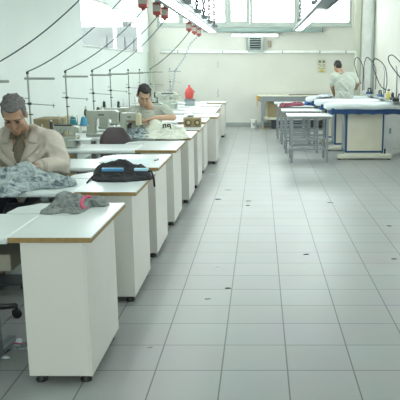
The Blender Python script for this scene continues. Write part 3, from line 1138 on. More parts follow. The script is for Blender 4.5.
# black bag with blue folder on second cabinet
pp = [XY(x, y, ZT) for x, y in ((91, 179), (98, 182), (118, 182.5), (136, 181.5), (150, 180), (153, 178.5), (147, 174), (130, 171), (108, 171), (97, 174))]
bag = blob_cloth('black_bag', pp, ZT, [(*XY(105, 176, ZT), .075, .1), (*XY(124, 175.5, ZT), .10, .09), (*XY(142, 176.5, ZT), .07, .08)], M['black'], 'limp black bag on the second cabinet with blue folders showing', 'bag', seed=41, wr=.010, wf=12)
tag(bag, kind=None)
x0, y0 = XY(101, 177.5, ZT + .04); x1, _ = XY(124, 177.5, ZT + .04)
def strip(px0, px1, pya, pyb, Y, m, name, parent):
    a = XZ(px0, pya, Y); b = XZ(px1, pyb, Y)
    za, zb = a[1], b[1]
    g = MB()
    g.box(min(a[0], b[0]), max(a[0], b[0]), Y - .004, Y + .03, min(za, zb), max(za, zb), .003)
    return g.build(name, m, parent)


yb_ = XY(120, 180.8, ZT)[1]
strip(101.5, 123, 168.3, 171.3, yb_ + .02, M['blue_folder'], 'folder', bag)
strip(134, 148, 168.5, 171, yb_ + .03, M['pale_blue'], 'folder', bag)
g = MB()
sx, sz = XZ(147, 171, yb_)
ex, ey = XY(154, 181, ZT)
g.tube([(sx - .02, yb_ + .05, sz), (sx + .03, yb_ + .03, sz - .01), (ex, ey - .01, ZT + .02), (ex + .004, ey - .02, ZT - .01), (ex + .006, ey - .02, ZT - .04)], .008, 7)
g.build('strap', M['black'], bag)
g = MB()
a, b = XY(92, 179, ZT), XY(87, 183.5, ZT)
g.tube([(a[0] + .06, a[1] + .02, ZT + .05), (a[0], a[1], ZT + .015), (b[0], b[1], ZT + .005)], .006, 7)
g.build('strap', M['black'], bag)

# printed cardboard box on the sixth cabinet
yq = 9.75
x0, z0 = XZ(183.5, 127.3, yq); x1, z1 = XZ(200.3, 118.3, yq)
t = thing('cardboard_box', ((x0 + x1) / 2, yq, TZ + .0005), 'small cardboard box with two printed circles on sixth cabinet', 'box')
hw, hh = (x1 - x0) / 2, z1 - z0
MB().box(-hw, hw, 0, .2, 0, hh, .004).build('carton', M['card'], t)
for cx, rr in ((-hw * .42, .046), (hw * .74, .042)):
    g = MB()
    cxl = min(cx, hw - rr - .002) if cx > 0 else cx
    for k in range(1):
        g.lathe([(rr, 0), (rr, .003), (rr * .2, .0035)], 24, (cxl, -.0005, hh * .5), 'y')
    o = g.build('printed_circle', M['card_dark'], t)
    MB().lathe([(rr * .55, 0), (rr * .55, .002), (rr * .2, .0022)], 20, (cxl, -.0035, hh * .5), 'y').build('printed_ring', M['card_pale'], o)
MB().box(hw * .28, hw * .34, -.003, 0, .004, hh - .004).build('tape', M['card'], t)

# red bag on grey box, far rows
yq = ROWY[10] + .25
x0, zt1 = XZ(184.5, 99, yq); x1, _ = XZ(194, 99, yq)
zb_ = TZ
t = thing('grey_box', ((x0 + x1) / 2, yq, zb_), 'dark grey box on a far table under the red bag', 'box')
hw, hh = (x1 - x0) / 2, zt1 - zb_
MB().box(-hw, hw, 0, .22, 0, hh, .008).build('case', M['steel'], t)
MB().box(-hw - .004, hw + .004, -.004, .224, hh - .03, hh - .012, .003).build('lid', M['dark'], t)
xr, zr = XZ(188.8, 92, yq)
t = thing('red_bag', (xr, yq + .1, zb_ + hh + .001), 'red tied plastic bag standing on the grey box', 'bag')
ht = XZ(188, 85, yq)[1] - (zb_ + hh)
g = MB()
rr = XZ(193, 92, yq)[0] - xr
g.lathe([(rr * .95, 0), (rr * 1.05, ht * .1), (rr * 1.08, ht * .45), (rr * .98, ht * .62), (rr * .7, ht * .76), (rr * .3, ht * .84), (rr * .26, ht * .95), (rr * .2, ht)], 20)
o = g
for v in o.v:
    v += Vector((noise.noise(v * 14), noise.noise(v * 14 + Vector((3, 3, 3))), 0)) * .018
    v.y *= .85
o.build('sack', M['red'], t)
MB().tube([(rr * .7, 0, ht * .5), (rr * 1.15, 0, ht * .55), (rr * 1.35, 0, ht * .5)], .012, 6).build('handle', M['red'], t)

# cardboard boxes behind man 1
t = thing('cardboard_carton', (0, 8.2, 0), 'big brown cardboard carton by the left wall behind coated man', 'box')
x0, z0 = XZ(33, 119, 8.2); x1, _ = XZ(59, 119, 8.2)
MB().box(max(x0, XL + .03), x1, 0, .4, .001, z0, .006).build('carton', M['card'], t)
MB().box(max(x0, XL + .03) + .02, x1 - .02, .19, .21, z0 - .001, z0 + .002).build('tape', M['card_pale'], t)
t = thing('cardboard_carton', (0, 8.15, 0), 'narrow paler cardboard carton just right of the big one', 'box')
x0, z0 = XZ(59.3, 117.5, 8.15); x1, _ = XZ(66.5, 117.5, 8.15)
MB().box(x0, x1, 0, .3, .001, z0, .005).build('carton', M['card_pale'], t)
MB().box(x0 + .03, x0 + .045, -.002, 0, .1, z0 - .01).build('tape', M['card'], t)

# ================================================================== CHAIRS
def make_chair(m):
    t = thing('office_chair', (0, 0, 0), '', 'chair', 'swivel chairs at the sewing tables')
    for k in range(5):
        a = R(90 + 72 * k)
        d = Vector((math.cos(a), math.sin(a), 0))
        o = MB().tube([d * .02 + Vector((0, 0, .115)), d * .27 + Vector((0, 0, .085))], .026, 8, .018).build('base_arm', M['foot'], t)
        c = d * .27
        n = Vector((-d.y, d.x, 0))
        g = MB()
        for s in (-1, 1):
            ctr = c + n * (.014 * s)
            g.lathe([(.012, -.008), (.03, -.008), (.03, .008), (.012, .008)], 14, (ctr.x, ctr.y, .031), 'x')
        g.tube([(c.x, c.y, .05), (c.x, c.y, .095)], .01, 8)
        g.build('caster', M['foot'], o)
    MB().lathe([(.035, .09), (.035, .2), (.022, .2), (.022, .42)], 14).build('gas_lift', M['foot'], t)
    g = MB().box(-.22, .22, -.21, .21, .42, .49, .03)
    g.build('seat', m, t)
    g = MB()
    n = 9
    vs, fs = [], []
    for i in range(n):
        for j in range(n):
            u, w = -1 + 2 * i / (n - 1), j / (n - 1)
            wd = .175 * (1 - .16 * max(0, w - .72) / .28 - .1 * (1 - w))
            if w > .6:
                wd *= math.sqrt(max(.30, 1 - ((w - .6) / .44) ** 2))
            vs.append((u * wd, .20 + .03 * (1 - u * u) + .05 * w, .56 + .40 * w))
    off = len(vs)
    vs2 = [(x * .97, y + .055 - .02 * abs(x) / .17, z) for x, y, z in vs]
    for i in range(n - 1):
        for j in range(n - 1):
            a = i * n + j
            fs.append((a, a + n, a + n + 1, a + 1))
            fs.append((off + a, off + a + 1, off + a + n + 1, off + a + n))
    for i in range(n - 1):
        fs.append((i * n, off + i * n, off + (i + 1) * n, (i + 1) * n))
        a = i * n + n - 1
        fs.append((a, a + n, off + a + n, off + a))
        fs.append((i, i + 1, off + i + 1, off + i))
        b = (n - 1) * n + i
        fs.append((b, off + b, off + b + 1, b + 1))
    g.add(vs + vs2, fs, True)
    g.build('backrest', m, t)
    MB().tube([(0, .1, .43), (0, .27, .44), (0, .30, .52), (0, .29, .7)], .02, 8).build('back_post', M['foot'], t)
    return t


ch = make_chair(M['chair'])
ch.location = (XZ(115, 140, 7.98)[0], 7.75, 0)
ch.scale = (1.05, 1, .97)
ch['label'] = 'mauve-brown office chair with rounded back, empty, at the fourth table'
c2 = copy_tree(ch)
c2.location = (-1.60, 9.03, 0)
c2['label'] = 'mauve-brown office chair on which the man in pale t-shirt sits'
c3 = copy_tree(ch)
c3.location = (-1.83, 4.22, 0)
c3.rotation_euler = (0, 0, R(85))
c3['label'] = 'dark office chair at left edge, only its wheels showing'
for o in list(c3.children):
    if o.name.startswith(('seat', 'backrest')):
        o.data = o.data.copy()
        o.data.materials[0] = M['navy']
c4 = copy_tree(c3)
c4.location = (-1.86, 5.50, 0)
c4.rotation_euler = (0, 0, 0)
c4['label'] = 'dark chair on which the man in beige coat sits'
# ================================================================== BENCHES (right)
def bench(i, px, py, x1, Y, label, depth=.75):
    xl = XY(px, py, .80)[0]
    t = thing('work_bench', (xl, Y, 0), label, 'bench', 'white topped benches with grey steel legs')
    w = x1 - xl
    top = MB().box(0, w, 0, depth, .782, .80, .003).build('top', M['top'], t)
    MB().box(.03, w - .03, .03, .06, .745, .781).box(.03, w - .03, depth - .06, depth - .03, .745, .781).box(.03, .06, .06, depth - .06, .745, .781).box(w - .06, w - .03, .06, depth - .06, .745, .781).build('apron', M['steel'], t)
    for x in (.06, w - .1):
        for y in (.035, depth - .075):
            MB().box(x, x + .04, y, y + .04, 0, .745, .003).build('leg', M['steel'], t)
    for z in (.22, .40):
        MB().box(.10, w - .1, .045, .07, z, z + .028).build('rail', M['steel'], t)
        MB().box(.10, w - .1, depth - .07, depth - .045, z, z + .028).build('rail', M['steel'], t)
    for x in (.065, w - .095):
        MB().box(x, x + .03, .075, depth - .075, .2, .228).build('rail', M['steel'], t)
    return t


YI = [12.25, 13.55, 14.9]
bench(0, 287.5, 116, 1.22, 11.84, 'steel-legged white bench nearest the camera, left of ironing table')
bench(1, 282, 110.8, 1.16, 13.2, 'second white bench from the camera, its top mostly hidden')
bench(2, 278, 105.8, 1.12, 14.7, 'white bench with the maroon-pink cloth on it')
bench(3, 274.5, 103.3, 1.10, 15.9, 'white bench furthest back, behind the maroon-pink cloth')
zt4 = .8005
pp = [XY(x, y, zt4) for x, y in ((279, 107.3), (285, 107.0), (294, 106.2), (303, 105.8), (303, 104.2), (296, 103.6), (288, 103.8), (281, 104.6))]
pc = blob_cloth('maroon_cloth', pp, zt4, [(*XY(284, 105.5, zt4), .035, .14), (*XY(298, 105, zt4), .045, .18)], M['cloth_pink'], 'crumpled maroon-pink cloth lying on a bench', 'cloth', seed=51, wr=.015, wf=7)

# ================================================================== IRONING TABLES
def ironing(i, Y, xl, label):
    t = thing('ironing_table', (0, Y, 0), label, 'ironing table', 'blue framed ironing tables')
    xb0 = 1.526 - .06 * i
    xb1 = xb0 + .68
    # cabinet
    MB().box(xb0, xb1, .25, .85, .10, .80, .004).build('cabinet_body', M['blue'], t)
    MB().box(xb0 + .03, xb1 - .03, .242, .2499, .135, .79, .002).build('front_panel', M['iron_panel'], t)
    MB().box(xb0 - .006, xb0 - .0005, .3, .8, .14, .78, .002).build('side_panel', M['steel'], t)
    # base
    MB().box(xb0 - .16, xb1 + .12, .05, .17, .015, .095, .02).box(xb0 + .05, xb1 - .05, .17, .9, .03, .099, .01).build('base', M['iron_base'], t)
    for x in (xb0 - .12, xb1 + .08):
        MB().lathe([(.03, 0), (.03, .015), (.02, .02)], 12, (x, .11, 0)).build('foot', M['foot'], t)
    # padded board: rounded in section, tapering nose at its left end
    zt = .985
    vs, fs = [], []
    xs = [xl, xl + .02, xl + .06, xl + .14, xl + .3] + [xl + .3 + (2.46 - xl - .3) * k / 8 for k in range(1, 9)]
    prof = [(0.0, -.03), (-.01, .0), (.0, .03), (.035, .058), (.1, .066), (.31, .068), (.52, .066), (.59, .055), (.62, .02), (.62, -.03), (.55, -.045), (.06, -.045)]
    for k, x in enumerate(xs):
        s = [.45, .62, .78, .92][k] if k < 4 else 1
        sz = [.5, .75, .92, 1][k] if k < 4 else 1
        for (y, z) in prof:
            vs.append((x, .31 + (y - .31) * s, zt - .068 + z * sz + .006 * math.sin(x * 9 + i)))
    n = len(prof)
    for k in range(len(xs) - 1):
        for j in range(n):
            fs.append((k * n + j, k * n + (j + 1) % n, (k + 1) * n + (j + 1) % n, (k + 1) * n + j))
    fs.append(tuple(range(n - 1, -1, -1)))
    fs.append(tuple(range((len(xs) - 1) * n, len(xs) * n)))
    fs = [f[::-1] for f in fs]
    MB().add(vs, fs, True).build('padded_board', M['board'], t)
    # blue skirt below the cover, scalloped hem
    pts = []
    x0, x1 = xl + .1, 2.44
    for k in range(41):
        x = x0 + (x1 - x0) * k / 40
        pts.append((x, .872 + .012 * abs(math.sin(k * math.pi / 8)) - .02))
    poly = [(x0, .90)] + [(x, z - .06) for x, z in pts] + [(x1, .90)]
    MB().extrude_y(poly, .02, .6).build('cover_skirt', M['blue_skirt'], t)
    # tool rail on the right end with iron rest
    MB().box(2.30, 2.46, -.05, .95, .99, 1.015, .006).build('tool_rail', M['steel'], t)
    MB().tube([(2.44, .45, 1.0), (2.44, .45, 1.50), (2.42, .45, 1.62)], .012, 8).build('hose_pole', M['steel'], t)
    return t


iron_lab = ['blue-framed cream ironing table nearest the camera', 'second blue-framed ironing table, just in front of the standing man', 'furthest ironing table, behind the standing man']
for i, Y in enumerate(YI):
    ironing(i, Y, [1.14, 1.07, .985][i], iron_lab[i])

# cloth over board ends (blue and white)
for i, (pts, mm, lab, bm) in enumerate([
        (((304, 101.5), (309, 101.8), (316, 101.3), (319, 99.8), (313, 98.5), (306, 99)), 'blueprint', 'bright blue cloth at the end of the bench near board noses', .05)]):
    pp = [XY(x, y + 3.4, zt4) for x, y in pts]
    blob_cloth('blue_cloth', pp, zt4, [(*XY(311, 103.4, zt4), bm, .2)], M[mm], lab, 'cloth', seed=61 + i, wr=.02, wf=6)
pz = .9865
pp = [XY(x, y, pz) for x, y in ((316, 97), (322, 97.2), (331, 96.9), (333, 95.6), (325, 95.0), (318, 95.5))]
blob_cloth('blue_print_cloth', pp, pz, [(*XY(325, 96.2, pz), .02, .2)], mat_pattern('white_blue_print', (.62, .68, .72), (.05, .10, .30), (.7, .75, .78), 12), 'white and blue printed cloth on furthest ironing board, left of standing man', 'cloth', seed=71, wr=.008, wf=7)

# irons with hoses
def iron(loc, m, label, rz=0):
    t = thing('steam_iron', loc, label, 'iron', 'steam irons on the ironing tables', rz)
    MB().prism([(-.05, .1), (.05, .1), (.052, -.02), (.03, -.09), (0, -.125), (-.03, -.09), (-.052, -.02)], 0, .016).build('sole_plate', M['chrome'], t)
    MB().prism([(-.044, .09), (.044, .09), (.045, -.02), (.02, -.085), (-.02, -.085), (-.045, -.02)], .0165, .06).build('body', m, t)
    MB().tube([(0, .08, .06), (0, .085, .12), (0, .05, .135), (0, -.03, .13), (0, -.045, .06)], .015, 8).build('handle', M['foot'], t)
    return t


ir = []
for k, (Y, m, lab) in enumerate([(YI[0] + .35, M['dark'], 'dark steam iron on the nearest ironing table'), (YI[1] + .35, M['blue'], 'blue steam iron on the second ironing table'), (YI[2] + .35, M['blue_skirt'], 'dark blue steam iron beside the standing man\'s hand')]):
    ir.append(iron((2.36, Y, 1.016), m, lab, R(10 * k)))
t = thing('spray_bottle', (2.35, YI[0] + .75, 1.016), 'yellow spray bottle between irons on the tool rail', 'bottle')
MB().lathe([(.035, 0), (.038, .01), (.038, .1), (.015, .14), (.015, .16)], 14).build('bottle_body', M['yellow'], t)
MB().box(-.02, .02, -.05, .02, .16, .19, .005).build('spray_head', M['dark'], t)
t = thing('tool_holder', (2.36, YI[0] + .05, 1.016), 'dark tool holder at the right end of the nearest ironing table', 'holder')
MB().box(-.06, .05, -.04, .06, 0, .06, .008).build('cup', M['dark'], t)
MB().tube([(.03, 0, .06), (.05, 0, .13), (.09, 0, .12)], .012, 7).build('prong', M['dark'], t)
MB().tube([(-.03, .02, .06), (-.04, .02, .1)], .01, 7).build('prong', M['dark'], t)

def smooth_path(pts, n=8):
    out = []
    P = [Vector(p) for p in pts]
    P = [P[0] * 2 - P[1]] + P + [P[-1] * 2 - P[-2]]
    for i in range(1, len(P) - 2):
        for s in range(n):
            t = s / n
            p0, p1, p2, p3 = P[i - 1:i + 3]
            out.append(.5 * (2 * p1 + (p2 - p0) * t + (2 * p0 - 5 * p1 + 4 * p2 - p3) * t * t + (3 * p1 - p0 - 3 * p2 + p3) * t ** 3))
    out.append(P[-2])
    return out


def hose(px, Y, label, r=.009, m='dark'):
    pts = [(XZ(x, y, Y)[0], Y + dy, XZ(x, y, Y)[1]) for x, y, dy in px]
    tag(MB().tube(smooth_path(pts), r, 7).build('iron_hose', M[m]), label, 'hose', 'black iron hoses')


hose([(361, 84, 0), (358, 76, .02), (355, 65, .04), (355.5, 59, .04), (358, 57.5, .05), (361.5, 62, .05), (363.5, 70, .04), (362.8, 82, .02), (362.5, 90.5, 0)], YI[2] + .40, 'black iron hose looping above the standing man\'s right hand', .009)
hose([(364, 90, 0), (364, 76, .02), (364.5, 64, .04), (367, 57.5, .05), (370, 59, .05), (373.5, 63, .05), (376, 70, .04), (376, 80, .02), (375.5, 89.5, 0)], YI[1] + .40, 'black iron hose, second loop from left')
hose([(386, 90, 0), (381, 86, .02), (376, 75, .02), (373.5, 66, .04), (375, 59, .05), (380, 60.5, .05), (385, 66, .05), (387, 74, .04), (387, 84, .02), (385, 93, 0)], YI[0] + .40, 'black iron hose, third loop from left')
hose([(404, 82, 0), (396, 72, .02), (390, 63, .04), (389, 57, .05), (393, 55, .05), (399, 60, .05), (404, 66, .05)], YI[0] - .2, 'black iron hose at the right edge')

# white steam boiler on the right
t = thing('steam_boiler', (2.40, 13.05, 0), 'white steam boiler cabinet right of the nearest ironing table', 'boiler')
MB().box(-.12, .35, -.1, .28, .12, .84, .01).build('cabinet', M['pipe'], t)
for x in (-.09, .3):
    for y in (-.06, .23):
        MB().box(x, x + .03, y, y + .03, 0, .12, .003).build('leg', M['dark'], t)
MB().tube([(-.16, -.12, .15), (-.16, -.12, .82)], .03, 10).build('pipe', M['lamp_body'], t)
MB().box(-.02, .02, -.105, -.099, .4, .5, .002).build('gauge', M['vent'], t)

# office chair with black jacket at right edge
c6 = copy_tree(c3)
c6.location = (2.66, 11.55, 0)
c6.rotation_euler = (0, 0, R(80))
c6['label'] = 'black chair cut by the right edge beside ironing table'
c6['group'] = 'swivel chairs at the sewing tables'
t = thing('black_jacket', (2.51, 11.50, 0), 'black jacket hanging at the right edge of the picture', 'jacket')
g = MB()
g.box(-.20, .0, -.2, .2, .52, .965, .05)
for v in g.v:
    v.x += .02 * math.sin(v.z * 14)
g.build('jacket_body', M['black'], t)
g = MB().cap((-.1, -.2, .9), (-.11, -.24, .6), .045, .05)
g.build('sleeve', M['black'], t)

# ================================================================== BACK TABLE, BUCKET
t = thing('cutting_table', (0, 18.4, 0), 'long grey cutting table against the back wall', 'table')
x0, x1 = -.07, 2.3
MB().box(x0, x1, 0, .82, .845, .865, .003).build('top', M['iron_base'], t)
MB().box(x0 + .02, x1, .01, .06, .72, .844).build('apron', M['steel'], t)
for x in (.03, 1.1, 2.15):
    for y in (.03, .72):
        MB().box(x, x + .065, y, y + .06, .06, .72, .004).build('leg', M['steel'], t)
        MB().box(x + .005, x + .06, y + .005, y + .055, 0, .059, .004).build('foot', M['orange'], t)
MB().box(.03, x1 - .1, .1, .72, .24, .30, .004).build('shelf', M['iron_base'], t)
MB().box(x0 - .02, x0 + .06, -.015, 0.0, .76, .868, .004).build('corner_tape', M['orange'], t)
MB().tube([(x0 + .01, -.02, .8), (x0 - .005, -.02, .7), (x0 + .0, -.02, .6)], .012, 6).build('tape_tail', M['orange'], t)
t = thing('cardboard_sheets', (.2, 18.55, .3005), 'brown cardboard sheets standing on the shelf of the cutting table', 'cardboard')
MB().box(0, .45, 0, .03, 0, .41, .003).build('sheet', M['card'], t)
MB().box(-.03, .0, .0, .1, 0, .41, .003).build('sheet', M['card_pale'], t)
MB().box(.46, .95, .0, .03, 0, .40, .003).build('sheet', M['card'], t)
t = thing('dark_block', (.3, 18.55, 0), 'dark lidded block on the floor under the cutting table', 'box')
MB().box(0, 1.2, 0, .4, .001, .2, .01).build('tub', M['dark'], t)  # plain dark block filling the space below the shelf
MB().box(-.01, 1.21, -.01, .41, .2, .225, .006).build('lid', M['dark'], t)
t = thing('bucket', (XZ(254, 125, 18.75)[0], 18.75, 0), 'white plastic bucket on the floor by the back wall', 'bucket')
MB().lathe([(.075, 0.001), (.078, .01), (.088, .21), (.092, .215), (.092, .235), (.084, .235), (.07, .03)], 22).build('pail', M['bucket'], t)
MB().tube([(.088 * math.cos(a), -.02 - .08 * abs(math.sin(a)), .2 - .09 * abs(math.sin(a))) for a in [math.pi * k / 12 for k in range(13)]], .004, 6).build('handle', M['vent'], t)
MB().box(-.04, .04, -.088, -.08, .07, .15, .003).build('label_patch', M['vent'], t)
t = thing('measuring_stick', (0, 18.6, .8655), 'long dark stick lying on the cutting table', 'stick')
MB().box(.75, 1.65, .2, .24, 0, .02, .003, rot=(0, 0, R(14)), about=(1.2, .22, .01)).build('stick_body', M['card_dark'], t)

# floor scraps
def scrap(px, py, s, m, label, rz=0):
    x, y = XY(px, py, 0)
    g = MB()
    n = 9
    vs = [(0, 0, .006)]
    for k in range(n):
        a = 2 * math.pi * k / n
        r = s * (.6 + .6 * random.random())
        vs.append((r * math.cos(a) * 1.4, r * math.sin(a) * .7, .0015 + .004 * random.random()))
    for k in range(n):
        vs.append((vs[1 + k][0], vs[1 + k][1], .0003))
    fs = [(0, 1 + k, 1 + (k + 1) % n) for k in range(n)]
    fs += [(1 + k, 1 + n + k, 1 + n + (k + 1) % n, 1 + (k + 1) % n) for k in range(n)]
    fs.append(tuple(1 + n + k for k in range(n - 1, -1, -1)))
    g.add(vs, fs, True)
    o = g.build('fabric_scrap', m, None, (x, y, 0), rz)
    tag(o, label, 'scrap', 'fabric scraps on the floor')


for px, py, s, mm, lab in ((227.5, 288.3, .022, 'ink', 'dark scrap on the floor tiles left of centre, nearest big one'), (207.5, 299, .018, 'skirting', 'grey scrap on the tiles near the bottom of the aisle'),
                           (218, 199.3, .03, 'ink', 'dark scrap on the tiles close to the cabinets'), (249, 201, .03, 'skirting', 'grey scrap in the aisle, far of a pair'), (247.5, 205.5, .02, 'ink', 'dark scrap in the aisle, near of a pair'),
                           (228.5, 190, .03, 'skirting', 'grey smear scrap beside the cabinets'), (306.5, 254.5, .018, 'ink', 'small dark scrap right of the aisle centre'), (394, 259, .02, 'ink', 'small dark scrap near the right edge'),
                           (389, 226, .02, 'ink', 'dark scrap on the right, further back'), (331, 202.5, .03, 'skirting', 'grey scrap before the ironing tables'), (217, 266.5, .016, 'paper', 'tiny white scrap on the tiles'),
                           (211, 174.5, .05, 'paper', 'white paper scrap beside the cabinets'), (149.5, 347.5, .014, 'skirting', 'grey scrap in front of the nearest cabinet')):
    scrap(px, py, s, M[mm], lab)
sc_l = ['largest', 'upper', 'pale', 'reddish', 'leftmost', 'rightmost', 'lower']
for k, (px, py, s, mm) in enumerate(((13, 347, .075, 'cloth_blue'), (7, 343, .05, 'ink'), (18, 341.5, .035, 'paper'), (20, 344.5, .03, 'pink'), (3, 351, .06, 'ink'), (25, 345, .04, 'cloth_grey'), (3, 357, .035, 'paper'))):
    scrap(px, py, s, M[mm], '%s fabric scrap in the heap of offcuts behind the nearest cabinet' % sc_l[k], k)

# ================================================================== PEOPLE
def wrinkle(mb, amp, f, seed=0.0):
    """cloth folds: push vertices along their normals by stretched ridged noise"""
    nrm = [Vector((0, 0, 0)) for _ in mb.v]
    for fc in mb.f:
        a, b, c = mb.v[fc[0]], mb.v[fc[1]], mb.v[fc[2]]
        n = (b - a).cross(c - a)
        for i in fc:
            nrm[i] = nrm[i] + n
    for v, n in zip(mb.v, nrm):
        if n.length == 0:
            continue
        q = Vector((v.x * f + v.z * f * .6 * (1 if v.x > 0 else -1) + seed, v.y * f, v.z * f * 1.2 - seed))
        q += noise.noise_vector(q * .6) * .6
        rg = (1 - abs(noise.noise(q)) * 2.6)
        rg2 = (1 - abs(noise.noise(q * 2.1 + Vector((3, 7, 1)))) * 2.6)
        v += n.normalized() * (amp * (rg - .4) + amp * .4 * (rg2 - .4))
    return mb


def head_rot(pitch, yaw, roll=0):
    """face looks along local -y; positive pitch looks down"""
    return (Euler((0, 0, yaw)).to_matrix() @ Euler((pitch, 0, 0)).to_matrix() @ Euler((0, roll, 0)).to_matrix())


def add_head(mb, c, Rm, s=.95):
    def P(x, y, z):
        return Vector(c) + Rm @ (Vector((x, y, z)) * s)

    def E(x, y, z, a, b, d):
        mb.ell(P(x, y, z), (a * s, b * s, d * s), Rm, 20, 14)

    def Cp(a, b, ra, rb):
        mb.cap(P(*a), P(*b), ra * s, rb * s)
    E(0, .012, .03, .076, .096, .098)
    E(0, -.028, -.05, .060, .066, .07)
    E(0, -.068, -.1, .030, .026, .024)
    Cp((0, -.090, .012), (0, -.106, -.026), .009, .013)
    E(-.012, -.098, -.03, .009, .011, .008); E(.012, -.098, -.03, .009, .011, .008)
    Cp((-.04, -.078, .034), (.04, -.078, .034), .014, .014)
    E(-.042, -.062, -.02, .026, .03, .028); E(.042, -.062, -.02, .026, .03, .028)
    Cp((-.02, -.086, -.062), (.02, -.086, -.062), .009, .009)
    Cp((-.016, -.086, -.076), (.016, -.086, -.076), .010, .010)
    for sx in (-1, 1):
        E(sx * .078, .012, -.008, .011, .024, .033)


def head_parts(c, Rm, s, body, hair_m, style):
    def P(x, y, z):
        return Vector(c) + Rm @ (Vector((x, y, z)) * s)
    h = MB()

    def E(x, y, z, a, b, d):
        h.ell(P(x, y, z), (a * s, b * s, d * s), Rm, 20, 14)
    E(0, .032, .056, .081, .092, .084)
    E(0, .05, .01, .078, .07, .08)
    E(0, -.028, .098, .056, .05, .030)
    for sx in (-1, 1):
        E(sx * .070, -.004, .035, .013, .03, .045)
    for k in range(24):
        a = random.random() * 6.28
        b = random.random() * 1.2
        E(.078 * math.cos(a) * math.cos(b), .03 + .09 * math.sin(a) * math.cos(b), .06 + .082 * math.sin(b), .013, .013, .010)
    hm = remesh(h, .007, 7)
    hm.build('hair', hair_m, body)
    for sx in (-1, 1):
        MB().ell(P(sx * .033, -.084, .010), (.014 * s, .007 * s, .005 * s), Rm, 12, 8).build('eye', M['eye'], body)
        g = MB()
        g.tube([P(sx * .014, -.092, .032), P(sx * .034, -.091, .039), P(sx * .054, -.078, .032)], .0038 * s, 6)
        g.build('eyebrow', M['brow'], body)
    g = MB()
    g.tube([P(-.026, -.088, -.069), P(0, -.0965, -.067), P(.026, -.088, -.069)], .005 * s, 6)
    g.build('mouth', M['lip'], body)


def add_hand(mb, wrist, palm_dir, up, side, s=1.0, curl=.6, thumb=1):
    """palm along palm_dir; up = back of the hand; side = towards the thumb"""
    d, u, sd = Vector(palm_dir).normalized(), Vector(up).normalized(), Vector(side).normalized()
    w = Vector(wrist)
    mb.cap(w, w + d * .03 * s, .026 * s, .03 * s)
    for k in (-1, 0, 1):
        mb.cap(w + d * .03 * s + sd * k * .019 * s, w + d * .085 * s + sd * k * .024 * s, .019 * s, .016 * s)
    knuck = [(.034, .066), (.012, .074), (-.011, .069), (-.033, .054)]
    for (o, L) in knuck:
        p = w + d * .085 * s + sd * o * s
        dr = d.copy()
        for j in range(3):
            a = curl * (.35 + .5 * j) * .6
            dr = (d * math.cos(a) - u * math.sin(a)).normalized()
            q = p + dr * (L * s * (.45, .32, .25)[j])
            mb.cap(p, q, .0095 * s * (1 - .08 * j), .0088 * s * (1 - .08 * j), 10)
            p = q
    p = w + d * .025 * s + sd * .028 * s
    q = p + (d * .7 + sd * .7 - u * .3).normalized() * .04 * s
    r_ = q + (d * .95 + sd * .2 - u * .3).normalized() * .032 * s
    mb.cap(p, q, .014 * s, .011 * s, 10)
    mb.cap(q, r_, .011 * s, .0095 * s, 10)


